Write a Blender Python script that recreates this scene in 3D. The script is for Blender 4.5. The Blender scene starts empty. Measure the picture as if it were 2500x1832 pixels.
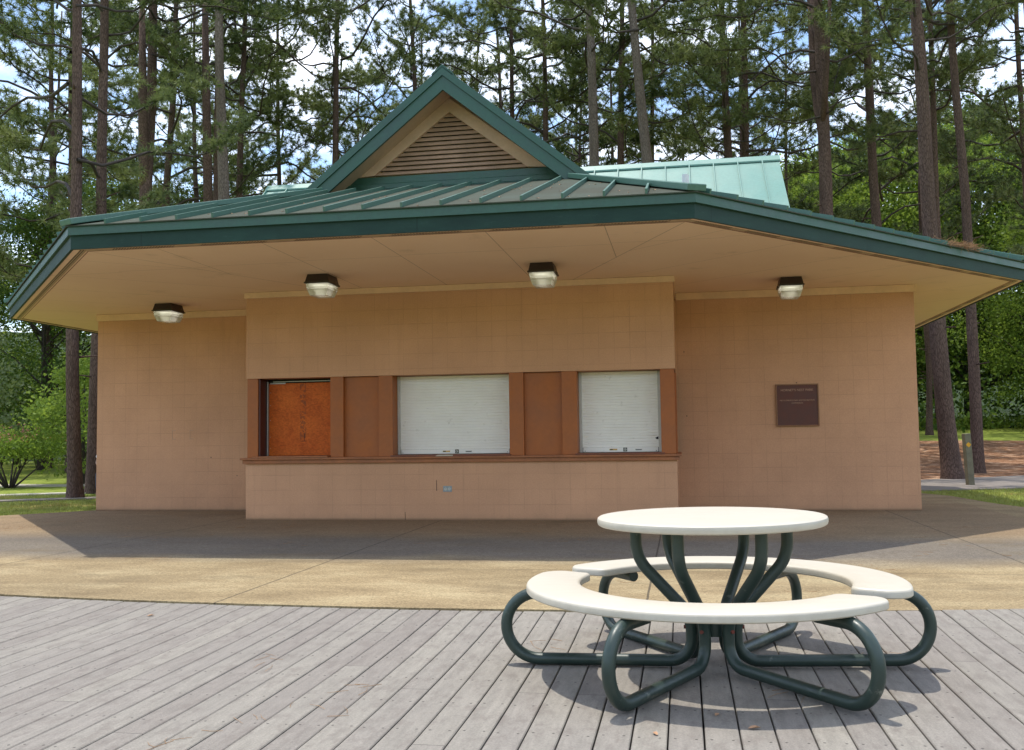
import bpy, bmesh, math, random
import numpy as np
from mathutils import Vector, Matrix
R = math.radians
sc = bpy.context.scene
COL = sc.collection

# ------------------------------------------------------------------ camera
cam = bpy.data.objects.new('camera', bpy.data.cameras.new('camera'))
COL.objects.link(cam)
fw = Vector((-0.17058, 0.98345, 0.06111)).normalized()
rt = Vector((0.98505, 0.17171, -0.0136)); rt = (rt - fw * rt.dot(fw)).normalized()
up = rt.cross(fw)
cam.matrix_world = Matrix(((rt.x, up.x, -fw.x, 3.165), (rt.y, up.y, -fw.y, -13.074), (rt.z, up.z, -fw.z, 1.15), (0, 0, 0, 1)))
cam.data.sensor_width = 36; cam.data.lens = 34.36
cam.data.clip_start = 0.05; cam.data.clip_end = 2000
sc.camera = cam

# ------------------------------------------------------------------ sky, sun, exposure
SUN = Vector((-0.70, 0.58, 3.47)).normalized()
world = bpy.data.worlds.new('World'); sc.world = world; world.use_nodes = True
wt = world.node_tree; wt.nodes.clear()
def wn(t): return wt.nodes.new(t)
sky = wn('ShaderNodeTexSky'); sky.sky_type = 'NISHITA'; sky.sun_disc = False
sky.sun_elevation = math.asin(SUN.z); sky.sun_rotation = math.atan2(SUN.x, SUN.y)
sky.air_density = 1.0; sky.dust_density = 0.6; sky.ozone_density = 2.0
tc = wn('ShaderNodeTexCoord'); sep = wn('ShaderNodeSeparateXYZ'); wt.links.new(tc.outputs['Generated'], sep.inputs[0])
mz = wn('ShaderNodeMath'); mz.operation = 'ADD'; mz.inputs[1].default_value = 0.25; wt.links.new(sep.outputs[2], mz.inputs[0])
dx = wn('ShaderNodeMath'); dx.operation = 'DIVIDE'; wt.links.new(sep.outputs[0], dx.inputs[0]); wt.links.new(mz.outputs[0], dx.inputs[1])
dy = wn('ShaderNodeMath'); dy.operation = 'DIVIDE'; wt.links.new(sep.outputs[1], dy.inputs[0]); wt.links.new(mz.outputs[0], dy.inputs[1])
cmb = wn('ShaderNodeCombineXYZ'); wt.links.new(dx.outputs[0], cmb.inputs[0]); wt.links.new(dy.outputs[0], cmb.inputs[1])
nz = wn('ShaderNodeTexNoise'); nz.inputs['Scale'].default_value = 2.6; nz.inputs['Detail'].default_value = 8; nz.inputs['Roughness'].default_value = 0.55
wt.links.new(cmb.outputs[0], nz.inputs['Vector'])
cr = wn('ShaderNodeValToRGB'); cr.color_ramp.elements[0].position = 0.44; cr.color_ramp.elements[1].position = 0.68
wt.links.new(nz.outputs['Fac'], cr.inputs[0])
mixc = wn('ShaderNodeMixRGB'); mixc.inputs[2].default_value = (9.0, 9.3, 9.9, 1)
wt.links.new(cr.outputs[0], mixc.inputs[0]); wt.links.new(sky.outputs[0], mixc.inputs[1])
bg = wn('ShaderNodeBackground'); bg.inputs['Strength'].default_value = 0.15
wt.links.new(mixc.outputs[0], bg.inputs[0])
wo = wn('ShaderNodeOutputWorld'); wt.links.new(bg.outputs[0], wo.inputs[0])

sl = bpy.data.lights.new('sun', 'SUN'); sl.energy = 2.3; sl.angle = R(0.5); sl.color = (1.0, 0.95, 0.86)
so = bpy.data.objects.new('sun', sl); COL.objects.link(so)
so.rotation_euler = SUN.to_track_quat('Z', 'Y').to_euler(); so.location = (-10, 10, 60)
vs = sc.view_settings; vs.view_transform = 'Standard'; vs.look = 'None'; vs.exposure = 0.9; vs.gamma = 1.0
sc.cycles.use_denoising = True
sc.cycles.max_bounces = 8; sc.cycles.diffuse_bounces = 5; sc.cycles.transmission_bounces = 6; sc.cycles.transparent_max_bounces = 8
sc.cycles.sample_clamp_indirect = 6.0

# ------------------------------------------------------------------ helpers
def tag(o, label=None, cat=None, group=None, kind=None):
    if label: o['label'] = label
    if cat: o['category'] = cat
    if group: o['group'] = group
    if kind: o['kind'] = kind
    return o
def empty(name, loc=(0, 0, 0), rot=(0, 0, 0)):
    o = bpy.data.objects.new(name, None); COL.objects.link(o); o.location = loc; o.rotation_euler = rot
    o.empty_display_size = 0.2
    return o
class MB:
    def __init__(s): s.v = []; s.f = []
    def add(s, vs, fs):
        b = len(s.v); s.v.extend([tuple(p) for p in vs]); s.f.extend([tuple(b + i for i in f) for f in fs]); return s
    def box(s, x0, x1, y0, y1, z0, z1):
        return s.add([(x0,y0,z0),(x1,y0,z0),(x1,y1,z0),(x0,y1,z0),(x0,y0,z1),(x1,y0,z1),(x1,y1,z1),(x0,y1,z1)],
                     [(3,2,1,0),(4,5,6,7),(0,1,5,4),(1,2,6,5),(2,3,7,6),(3,0,4,7)])
    def frustum(s, a, za, b, zb):   # a, b: (x0,x1,y0,y1) rectangles
        return s.add([(a[0],a[2],za),(a[1],a[2],za),(a[1],a[3],za),(a[0],a[3],za),(b[0],b[2],zb),(b[1],b[2],zb),(b[1],b[3],zb),(b[0],b[3],zb)],
                     [(3,2,1,0),(4,5,6,7),(0,1,5,4),(1,2,6,5),(2,3,7,6),(3,0,4,7)])
    def prism(s, poly, d):          # planar polygon of 3D points extruded by vector d
        n = len(poly); d = Vector(d); p2 = [tuple(Vector(p) + d) for p in poly]
        fs = [tuple(range(n)), tuple(range(2*n-1, n-1, -1))] + [((i+1) % n, i, n+i, n+(i+1) % n) for i in range(n)]
        return s.add(list(poly) + p2, fs)
    def bar(s, a, b, w, h, upv=(0, 0, 1), lift=0.0):   # rectangular bar from a to b
        a = Vector(a); b = Vector(b); t = (b - a).normalized(); side = t.cross(Vector(upv)).normalized(); u = side.cross(t)
        c = [side*(-w/2)+u*lift, side*(w/2)+u*lift, side*(w/2)+u*(lift+h), side*(-w/2)+u*(lift+h)]
        return s.add([a+q for q in c] + [b+q for q in c], [(0,1,2,3),(7,6,5,4),(0,4,5,1),(1,5,6,2),(2,6,7,3),(3,7,4,0)])
    def tube(s, pts, rad, n=10, caps=True, ref=None):
        pts = [Vector(p) for p in pts]; m = len(pts)
        if not hasattr(rad, '__len__'): rad = [rad]*m
        ts = [(pts[min(i+1, m-1)] - pts[max(i-1, 0)]).normalized() for i in range(m)]
        u = Vector(ref) if ref is not None else (Vector((1,0,0)) if abs(ts[0].x) < 0.8 else Vector((0,1,0)))
        vs = []
        for i in range(m):
            u = (u - ts[i]*u.dot(ts[i])).normalized(); w = ts[i].cross(u)
            for k in range(n):
                a = 2*math.pi*k/n; vs.append(pts[i] + (u*math.cos(a) + w*math.sin(a))*rad[i])
        fs = [(i*n+k, i*n+(k+1) % n, (i+1)*n+(k+1) % n, (i+1)*n+k) for i in range(m-1) for k in range(n)]
        if caps: fs += [tuple(range(n-1, -1, -1)), tuple(range((m-1)*n, m*n))]
        return s.add(vs, fs)
    def build(s, name, mat, parent=None, smooth=False, bevel=0, loc=None):
        me = bpy.data.meshes.new(name); me.from_pydata(s.v, [], s.f); me.validate()
        bm = bmesh.new(); bm.from_mesh(me); bmesh.ops.recalc_face_normals(bm, faces=bm.faces); bm.to_mesh(me); bm.free()
        return link(name, me, mat, parent, smooth, bevel, loc)
def link(name, me, mat, parent=None, smooth=False, bevel=0, loc=None):
    o = bpy.data.objects.new(name, me); COL.objects.link(o)
    if mat: me.materials.append(mat)
    if parent: o.parent = parent
    if loc: o.location = loc
    if smooth is True:
        me.polygons.foreach_set('use_smooth', [True]*len(me.polygons))
    elif smooth:
        me.polygons.foreach_set('use_smooth', [True]*len(me.polygons)); me.set_sharp_from_angle(angle=R(smooth))
    if bevel:
        b = o.modifiers.new('bevel', 'BEVEL'); b.width = bevel; b.segments = 2; b.limit_method = 'ANGLE'
    return o
def fastmesh(name, verts, faces):   # equal-sized faces from arrays
    me = bpy.data.meshes.new(name); verts = np.asarray(verts, np.float32); faces = np.asarray(faces, np.int32)
    k = faces.shape[1]
    me.vertices.add(len(verts)); me.vertices.foreach_set('co', verts.ravel())
    me.loops.add(faces.size); me.loops.foreach_set('vertex_index', faces.ravel())
    me.polygons.add(len(faces)); me.polygons.foreach_set('loop_start', np.arange(0, faces.size, k, dtype=np.int32))
    me.update(calc_edges=True); return me

# ------------------------------------------------------------------ materials
class NT:
    def __init__(s, name):
        s.m = bpy.data.materials.new(name); s.m.use_nodes = True; s.t = s.m.node_tree; s.t.nodes.clear()
        s.tc = s.t.nodes.new('ShaderNodeTexCoord'); s.co = s.tc.outputs['Object']
    def n(s, typ, op=None, **kw):
        x = s.t.nodes.new(typ)
        if op: x.operation = op
        for k, v in kw.items():
            key = int(k[1:]) if k[0] == '_' and k[1:].isdigit() else k.replace('_', ' ')
            s.set(x.inputs[key], v)
        return x
    def set(s, sock, v):
        if isinstance(v, bpy.types.NodeSocket): s.t.links.new(v, sock)
        elif isinstance(v, bpy.types.Node): s.t.links.new(v.outputs[0], sock)
        else:
            if isinstance(v, tuple) and len(v) == 3 and sock.type == 'RGBA': v = (*v, 1)
            sock.default_value = v
    def ma(s, op, a, b=0.0, c=0.0): return s.n('ShaderNodeMath', op, _0=a, _1=b, _2=c).outputs[0]
    def scale(s, v, co=None): 
        x = s.n('ShaderNodeMapping'); s.set(x.inputs['Vector'], co or s.co); x.inputs['Scale'].default_value = v; return x.outputs[0]
    def noise(s, sc_, detail=4, rough=0.55, co=None): return s.n('ShaderNodeTexNoise', Vector=co or s.co, Scale=sc_, Detail=detail, Roughness=rough).outputs['Fac']
    def ramp(s, fac, stops):
        x = s.t.nodes.new('ShaderNodeValToRGB'); e = x.color_ramp.elements
        while len(e) < len(stops): e.new(0.5)
        for i, (p, c) in enumerate(stops): e[i].position = p; e[i].color = (*c, 1) if isinstance(c, tuple) else (c, c, c, 1)
        s.set(x.inputs[0], fac); return x.outputs[0]
    def mix(s, f, a, b, mode='MIX'):
        x = s.t.nodes.new('ShaderNodeMixRGB'); x.blend_type = mode; s.set(x.inputs[0], f); s.set(x.inputs[1], a); s.set(x.inputs[2], b); return x.outputs[0]
    def xyz(s, co=None):
        x = s.n('ShaderNodeSeparateXYZ', _0=co or s.co); return x.outputs
    def vec(s, x=0.0, y=0.0, z=0.0): return s.n('ShaderNodeCombineXYZ', _0=x, _1=y, _2=z).outputs[0]
    def out(s, col, rough=0.6, bump=None, bstr=0.3, bdist=0.01, metal=0.0, spec=0.5, **kw):
        p = s.t.nodes.new('ShaderNodeBsdfPrincipled'); s.set(p.inputs['Base Color'], col); s.set(p.inputs['Roughness'], rough)
        p.inputs['Metallic'].default_value = metal; p.inputs['Specular IOR Level'].default_value = spec
        for k, v in kw.items(): s.set(p.inputs[k.replace('_', ' ')], v)
        if bump is not None:
            b = s.n('ShaderNodeBump', Height=bump, Strength=bstr, Distance=bdist); s.set(p.inputs['Normal'], b.outputs[0])
        o = s.t.nodes.new('ShaderNodeOutputMaterial'); s.t.links.new(p.outputs[0], o.inputs[0]); return s.m
def line(s, coord, pos, halfw):   # 1 on a line coord = pos
    return s.ma('LESS_THAN', s.ma('ABSOLUTE', s.ma('SUBTRACT', coord, pos)), halfw)

def simple(name, c, var=0.12, sc_=6.0, rough=0.55, bump=0.15, bscale=40.0, **kw):
    s = NT(name)
    n1 = s.noise(sc_, 6, 0.6); n2 = s.noise(sc_*7, 3)
    f = s.ma('ADD', s.ma('MULTIPLY', n1, 0.7), s.ma('MULTIPLY', n2, 0.3))
    lo = tuple(x*(1-var*2) for x in c); hi = tuple(min(1, x*(1+var*2)) for x in c)
    col = s.ramp(f, [(0.3, lo), (0.7, hi)])
    return s.out(col, s.ramp(n1, [(0.3, max(0.02, rough-0.1)), (0.7, min(1, rough+0.1))]), s.noise(bscale, 3), bump, 0.004, **kw)

def m_block(name, c, lo_tint):
    s = NT(name); X = s.xyz()
    v = s.vec(s.ma('ADD', X[0], X[1]), X[2], 0.0)
    b = s.t.nodes.new('ShaderNodeTexBrick'); b.offset = 0.0; b.squash = 1.0
    s.set(b.inputs['Vector'], v); b.inputs['Scale'].default_value = 1.0
    b.inputs['Brick Width'].default_value = 0.2085; b.inputs['Row Height'].default_value = 0.2085
    b.inputs['Mortar Size'].default_value = 0.0032; b.inputs['Mortar Smooth'].default_value = 0.3
    b.inputs['Color1'].default_value = (1,1,1,1); b.inputs['Color2'].default_value = (0.9,0.9,0.9,1); b.inputs['Mortar'].default_value = (0,0,0,1)
    big = s.noise(0.9, 5, 0.6); fine = s.noise(60, 4)
    col = s.ramp(big, [(0.3, tuple(x*0.88 for x in c)), (0.7, tuple(x*1.08 for x in c))])
    col = s.mix(0.12, col, s.ramp(fine, [(0.3, 0.2), (0.7, 0.9)]), 'OVERLAY')
    vis = s.ramp(s.noise(2.2, 3), [(0.42, 0.06), (0.68, 0.5)])
    f = s.ma('MULTIPLY', s.ma('SUBTRACT', 1.0, b.outputs['Color']), vis)
    f = s.ma('MINIMUM', s.ma('MAXIMUM', f, 0.0), 1.0)
    dark = s.mix(f, col, tuple(x*0.55 for x in c))
    # dirt splashed on the lowest course, sparse specks
    low = s.ma('MULTIPLY', s.ramp(X[2], [(0.0, 1.0), (0.10, 0.25), (0.3, 0.0)]), s.noise(7, 4))
    dark = s.mix(s.ma('MULTIPLY', low, 1.0), dark, lo_tint)
    dark = s.mix(s.ramp(X[2], [(0.0, 0.75), (0.014, 0.45), (0.035, 0.0)]), dark, (0.13, 0.085, 0.05))
    run = s.ma('MULTIPLY', s.ramp(s.noise(5.0, 5, 0.7, s.scale((1.6, 1.6, 0.12))), [(0.56, 0.0), (0.72, 0.22)]), s.ramp(big, [(0.4, 0.0), (0.6, 1.0)]))
    dark = s.mix(run, dark, tuple(x*0.6 for x in c))
    vo = s.n('ShaderNodeTexVoronoi', Vector=s.co, Scale=3.2)
    speck = s.ma('MULTIPLY', s.ma('LESS_THAN', vo.outputs['Distance'], 0.035), s.ma('GREATER_THAN', s.noise(1.1, 2), 0.54))
    dark = s.mix(s.ma('MULTIPLY', speck, 0.7), dark, (0.05, 0.035, 0.02))
    h = s.ma('ADD', s.ma('MULTIPLY', b.outputs['Color'], 0.6), s.ma('MULTIPLY', fine, 0.35))
    return s.out(dark, 0.75, h, 0.45, 0.008, spec=0.25)

def m_concrete():
    s = NT('concrete'); X = s.xyz()
    st = s.noise(1.0, 6, 0.65, s.scale((1.0, 2.0, 1.0))); big = s.noise(0.35, 4); fine = s.noise(70, 3, 0.7); mid = s.noise(9, 5, 0.7, s.scale((1, 2.2, 1)))
    col = s.ramp(st, [(0.25, (0.165, 0.118, 0.063)), (0.5, (0.265, 0.20, 0.11)), (0.72, (0.36, 0.29, 0.168))])
    # eave shade painted in as a grey band, brown dirt nearer the wall
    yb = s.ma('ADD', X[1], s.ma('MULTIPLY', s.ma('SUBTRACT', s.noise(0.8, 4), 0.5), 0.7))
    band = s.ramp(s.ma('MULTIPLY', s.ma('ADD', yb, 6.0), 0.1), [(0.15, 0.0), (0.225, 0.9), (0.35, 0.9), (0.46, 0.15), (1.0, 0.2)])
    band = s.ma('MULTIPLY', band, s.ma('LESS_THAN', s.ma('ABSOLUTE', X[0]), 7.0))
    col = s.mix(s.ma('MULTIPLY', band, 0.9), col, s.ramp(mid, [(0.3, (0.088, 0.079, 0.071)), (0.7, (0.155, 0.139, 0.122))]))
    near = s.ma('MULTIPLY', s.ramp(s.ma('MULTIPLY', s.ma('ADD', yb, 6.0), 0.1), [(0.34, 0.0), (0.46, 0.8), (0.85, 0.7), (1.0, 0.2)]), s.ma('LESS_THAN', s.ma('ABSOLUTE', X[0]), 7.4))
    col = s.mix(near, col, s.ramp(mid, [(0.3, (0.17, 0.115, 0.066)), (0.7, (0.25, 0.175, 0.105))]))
    grain = s.noise(26, 4, 0.75, s.scale((1, 1.8, 1)))
    col = s.mix(0.6, col, s.ramp(grain, [(0.32, 0.22), (0.68, 0.78)]), 'OVERLAY')
    col = s.mix(0.7, col, s.ramp(fine, [(0.3, 0.25), (0.7, 0.8)]), 'OVERLAY')
    col = s.mix(0.35, col, s.ramp(big, [(0.3, 0.3), (0.7, 0.7)]), 'OVERLAY')
    stain = s.ramp(s.noise(0.9, 6, 0.7, s.scale((1, 1.7, 1))), [(0.54, 0.0), (0.68, 0.55)])
    col = s.mix(stain, col, (0.14, 0.105, 0.06))
    j = None
    for x0 in (-9.2, -6.2, -3.15, -0.1, 2.9, 6.0, 9.0):
        wob = s.ma('ADD', X[0], s.ma('MULTIPLY', s.noise(6, 2), 0.01))
        l = line(s, wob, x0, 0.008); j = l if j is None else s.ma('MAXIMUM', j, l)
    j = s.ma('MAXIMUM', j, s.ma('MULTIPLY', line(s, X[1], -4.75, 0.006), s.ma('GREATER_THAN', X[0], 1.0)))
    col = s.mix(s.ma('MULTIPLY', j, 0.75), col, (0.05, 0.04, 0.03))
    h = s.ma('SUBTRACT', s.ma('ADD', fine, s.ma('MULTIPLY', mid, 0.6)), j)
    return s.out(col, 0.9, h, 0.6, 0.006, spec=0.2)

def m_deck():
    s = NT('deck_boards'); X = s.xyz()
    xi = s.ma('DIVIDE', X[0], 0.14); bi = s.ma('FLOOR', xi); fx = s.ma('FRACT', xi)
    wn_ = s.n('ShaderNodeTexWhiteNoise'); wn_.noise_dimensions = '1D'; s.set(wn_.inputs['W'], bi)
    rnd = wn_.outputs['Value']
    # butt joint every 4.88 m at a random place along each board
    yy = s.ma('DIVIDE', s.ma('ADD', X[1], s.ma('MULTIPLY', s.ma('FLOOR', s.ma('MULTIPLY', rnd, 12.0)), 0.4064)), 4.877)
    seg = s.ma('FLOOR', yy); fy = s.ma('FRACT', yy)
    wn2 = s.n('ShaderNodeTexWhiteNoise'); wn2.noise_dimensions = '2D'; s.set(wn2.inputs['Vector'], s.vec(bi, seg, 0.0))
    c = s.ramp(wn2.outputs['Value'], [(0.0, (0.203, 0.180, 0.155)), (0.35, (0.222, 0.200, 0.172)), (0.7, (0.228, 0.207, 0.176)), (1.0, (0.245, 0.223, 0.187))])
    fib = s.noise(3.0, 6, 0.7, s.scale((9, 1.2, 1))); fine = s.noise(140, 3, 0.7); blot = s.noise(7, 5, 0.7, s.scale((2.0, 1.0, 1)))
    c = s.mix(0.5, c, s.ramp(fib, [(0.3, 0.33), (0.7, 0.66)]), 'OVERLAY')
    c = s.mix(0.45, c, s.ramp(fine, [(0.3, 0.3), (0.7, 0.72)]), 'OVERLAY')
    c = s.mix(s.ramp(blot, [(0.5, 0.0), (0.64, 0.5)]), c, (0.15, 0.126, 0.108))
    c = s.mix(s.ramp(s.noise(0.5, 4), [(0.45, 0.0), (0.75, 0.3)]), c, (0.185, 0.166, 0.147))
    joint = s.ma('LESS_THAN', fy, 0.0009)
    # screws: two across the board at every joist
    jy = s.ma('SUBTRACT', s.ma('FRACT', s.ma('DIVIDE', X[1], 0.4064)), 0.5)
    jyo = s.ma('MULTIPLY', s.ma('ADD', jy, s.ma('MULTIPLY', s.ma('SUBTRACT', rnd, 0.5), 0.05)), 0.4064)
    sx = s.ma('MULTIPLY', s.ma('MINIMUM', s.ma('ABSOLUTE', s.ma('SUBTRACT', fx, 0.2)), s.ma('ABSOLUTE', s.ma('SUBTRACT', fx, 0.78))), 0.14)
    d2 = s.ma('ADD', s.ma('MULTIPLY', sx, sx), s.ma('MULTIPLY', jyo, jyo))
    scr = s.ma('LESS_THAN', d2, 0.000034)
    c = s.mix(s.ma('MULTIPLY', s.ma('MAXIMUM', joint, scr), 0.85), c, (0.04, 0.035, 0.03))
    return s.out(c, 0.85, s.ma('ADD', fine, fib), 0.35, 0.003, spec=0.3)

def m_ground():
    s = NT('ground'); X = s.xyz()
    n1 = s.noise(0.35, 6, 0.65); n2 = s.noise(5, 6, 0.7); n3 = s.noise(40, 3)
    grass = s.ramp(n2, [(0.25, (0.11, 0.15, 0.025)), (0.5, (0.21, 0.26, 0.045)), (0.75, (0.34, 0.35, 0.09))])
    n4 = s.noise(2.6, 7, 0.8, s.scale((1, .55, 1)))
    straw = s.ramp(n4, [(0.3, (0.06, 0.028, 0.016)), (0.5, (0.25, 0.125, 0.065)), (0.66, (0.55, 0.37, 0.24))])
    # pine straw lies under the pines right of the pavilion and in patches on the left
    right = s.ma('MULTIPLY', s.ma('GREATER_THAN', s.ma('ADD', X[0], s.ma('MULTIPLY', X[1], 0.12)), 8.5), s.ma('GREATER_THAN', s.ma('ADD', X[1], s.ma('MULTIPLY', n1, 5.0)), 13.6))
    right = s.ma('MULTIPLY', right, s.ma('LESS_THAN', s.ma('ADD', X[1], s.ma('MULTIPLY', n1, 6.0)), 38.0))
    patch = s.ramp(n1, [(0.52, 0.0), (0.62, 0.75)])
    near = s.ma('LESS_THAN', s.ma('ABSOLUTE', s.ma('SUBTRACT', X[1], 2.0)), 5.0)
    f = s.ma('MAXIMUM', right, s.ma('MULTIPLY', patch, near))
    wood = s.ma('GREATER_THAN', s.ma('ADD', s.ma('ADD', X[1], s.ma('MULTIPLY', n1, 12.0)), s.ma('MULTIPLY', X[0], -0.1)), 52.0)
    c = s.mix(f, grass, straw); c = s.mix(wood, c, (0.03, 0.045, 0.015))
    return s.out(c, 0.95, s.ma('ADD', n3, n2), 0.8, 0.03, spec=0.1)

def m_leaf(name, dark, light, trans=0.35, sc_=1.3):
    s = NT(name)
    n = s.noise(sc_, 4, 0.6); n2 = s.noise(9.0, 2)
    f = s.ma('ADD', s.ma('MULTIPLY', n, 0.65), s.ma('MULTIPLY', n2, 0.35))
    oi = s.t.nodes.new('ShaderNodeObjectInfo')
    f = s.ma('ADD', f, s.ma('MULTIPLY', s.ma('SUBTRACT', oi.outputs['Random'], 0.5), 0.18))
    col = s.ramp(f, [(0.36, dark), (0.62, light)])
    d = s.n('ShaderNodeBsdfPrincipled'); s.set(d.inputs['Base Color'], col); d.inputs['Roughness'].default_value = 0.5; d.inputs['Specular IOR Level'].default_value = 0.2
    t = s.n('ShaderNodeBsdfTranslucent'); s.set(t.inputs[0], s.mix(0.35, col, (0.22, 0.26, 0.03)))
    m = s.n('ShaderNodeMixShader', _0=trans); s.t.links.new(d.outputs[0], m.inputs[1]); s.t.links.new(t.outputs[0], m.inputs[2])
    o = s.n('ShaderNodeOutputMaterial'); s.t.links.new(m.outputs[0], o.inputs[0]); return s.m

def m_bark(name, dark, light):
    s = NT(name)
    co = s.scale((1, 1, 0.2))
    v = s.n('ShaderNodeTexVoronoi', Vector=co, Scale=34.0); v.feature = 'DISTANCE_TO_EDGE'
    n = s.noise(3.0, 5, 0.65, co); n2 = s.noise(45, 3)
    plate = s.ramp(v.outputs['Distance'], [(0.0, 0.0), (0.2, 1.0)])
    c = s.mix(plate, tuple(x*0.7 for x in dark), s.ramp(n, [(0.3, dark), (0.7, light)]))
    c = s.mix(0.4, c, s.ramp(n2, [(0.3, 0.25), (0.7, 0.75)]), 'OVERLAY')
    return s.out(c, 0.9, s.ma('ADD', plate, s.ma('MULTIPLY', n2, 0.6)), 0.5, 0.02, spec=0.15)

def m_metal_roof(name, c, grey_mix, grey=(0.26, 0.27, 0.235), rg=0.32, sp=0.5):
    s = NT(name)
    n = s.noise(1.2, 6, 0.65); n2 = s.noise(22, 4, 0.7)
    col = s.mix(s.ramp(n, [(0.35, grey_mix*0.7), (0.7, min(1, grey_mix*1.25))]), c, grey)
    col = s.mix(0.25, col, s.ramp(n2, [(0.3, 0.3), (0.7, 0.7)]), 'OVERLAY')
    return s.out(col, s.ramp(n, [(0.3, rg), (0.7, rg+.18)]), n2, 0.06, 0.002, spec=sp)

def m_soffit():
    s = NT('soffit_paint'); X = s.xyz()
    n = s.noise(0.6, 5, 0.6); n2 = s.noise(50, 3)
    c = s.ramp(n, [(0.3, (0.84, 0.61, 0.425)), (0.7, (0.90, 0.67, 0.475))])
    c = s.mix(0.12, c, s.ramp(n2, [(0.3, 0.3), (0.7, 0.7)]), 'OVERLAY')
    # panel joints every 1.22 m from front to back, cross joints, and hip joints to the corners
    ax = s.ma('ABSOLUTE', X[0])
    hd = s.ma('SUBTRACT', s.ma('SUBTRACT', 3.33, ax), s.ma('MULTIPLY', s.ma('ADD', X[1], 3.545), 0.446))
    front = s.ma('GREATER_THAN', hd, 0.0)
    j = s.ma('MULTIPLY', front, line(s, s.ma('FRACT', s.ma('DIVIDE', s.ma('ADD', X[0], 0.61+122.0), 1.22)), 0.5, 0.0036))
    w = s.ma('ADD', s.ma('MULTIPLY', ax, 0.668), s.ma('MULTIPLY', X[1], 0.744))
    j2 = line(s, s.ma('FRACT', s.ma('DIVIDE', s.ma('ADD', w, 122.3), 1.22)), 0.5, 0.0034)
    j = s.ma('MAXIMUM', j, s.ma('MULTIPLY', s.ma('SUBTRACT', 1.0, front), s.ma('MULTIPLY', j2, 0.8)))
    rowy = s.ma('ADD', X[1], s.ma('MULTIPLY', s.ma('FLOOR', s.ma('DIVIDE', X[0], 1.22)), 0.07))
    j = s.ma('MAXIMUM', j, s.ma('MULTIPLY', line(s, rowy, -2.3, 0.007), 0.55))
    hip = s.ma('LESS_THAN', s.ma('ABSOLUTE', hd), 0.007)
    j = s.ma('MAXIMUM', j, s.ma('MULTIPLY', hip, 0.8))
    stain = s.ramp(s.noise(1.6, 5, 0.7), [(0.6, 0.0), (0.78, 0.35)])
    c = s.mix(stain, c, (0.36, 0.25, 0.14))
    c = s.mix(s.ma('MULTIPLY', j, 0.55), c, (0.14, 0.085, 0.045))
    return s.out(c, 0.7, s.ma('SUBTRACT', s.ma('MULTIPLY', n2, 0.3), j), 0.3, 0.004, spec=0.25)

def m_vent_strip():
    s = NT('soffit_vent'); X = s.xyz()
    t = s.ma('ADD', s.ma('MULTIPLY', X[0], 1.0), s.ma('MULTIPLY', X[1], 0.9))
    d = s.ma('GREATER_THAN', s.ma('FRACT', s.ma('MULTIPLY', t, 30.0)), 0.45)
    gap = s.ma('GREATER_THAN', s.ma('FRACT', s.ma('MULTIPLY', t, 0.95)), 0.3)
    c = s.mix(s.ma('MULTIPLY', d, gap), (0.44, 0.32, 0.2), (0.10, 0.065, 0.035))
    return s.out(c, 0.7)

def m_osb():
    s = NT('orange_board')
    v = s.n('ShaderNodeTexVoronoi', Vector=s.scale((1, 1, 1.6)), Scale=38.0); n = s.noise(3, 6, 0.7); n2 = s.noise(60, 4, 0.7); X = s.xyz()
    c = s.ramp(n, [(0.3, (0.43, 0.078, 0.009)), (0.7, (0.62, 0.145, 0.02))])
    c = s.mix(0.35, c, s.ramp(v.outputs['Color'], [(0.2, 0.3), (0.8, 0.7)]), 'OVERLAY')
    c = s.mix(0.3, c, s.ramp(n2, [(0.3, 0.3), (0.7, 0.7)]), 'OVERLAY')
    # old bleed-through marks down the middle
    strip = s.ma('LESS_THAN', s.ma('ABSOLUTE', s.ma('SUBTRACT', X[0], -2.205)), 0.045)
    mk = s.ma('MULTIPLY', strip, s.ma('GREATER_THAN', s.noise(28, 3, 0.6, s.scale((1, 1, 0.7))), 0.52))
    mk = s.ma('MULTIPLY', mk, s.ma('GREATER_THAN', X[2], 1.12))
    c = s.mix(s.ma('MULTIPLY', mk, 0.55), c, (0.10, 0.045, 0.025))
    return s.out(c, 0.6, n2, 0.2, 0.003, spec=0.25)

def m_shutter():
    s = NT('shutter_paint'); X = s.xyz()
    n = s.noise(2.2, 5, 0.65); sm = s.noise(9, 5, 0.7)
    c = s.ramp(n, [(0.3, (0.87, 0.84, 0.785)), (0.7, (0.94, 0.92, 0.87))])
    c = s.mix(s.ramp(sm, [(0.62, 0.0), (0.75, 0.4)]), c, (0.42, 0.38, 0.32))
    return s.out(c, 0.6, s.noise(30, 2), 0.05, 0.002, spec=0.3)

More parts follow.
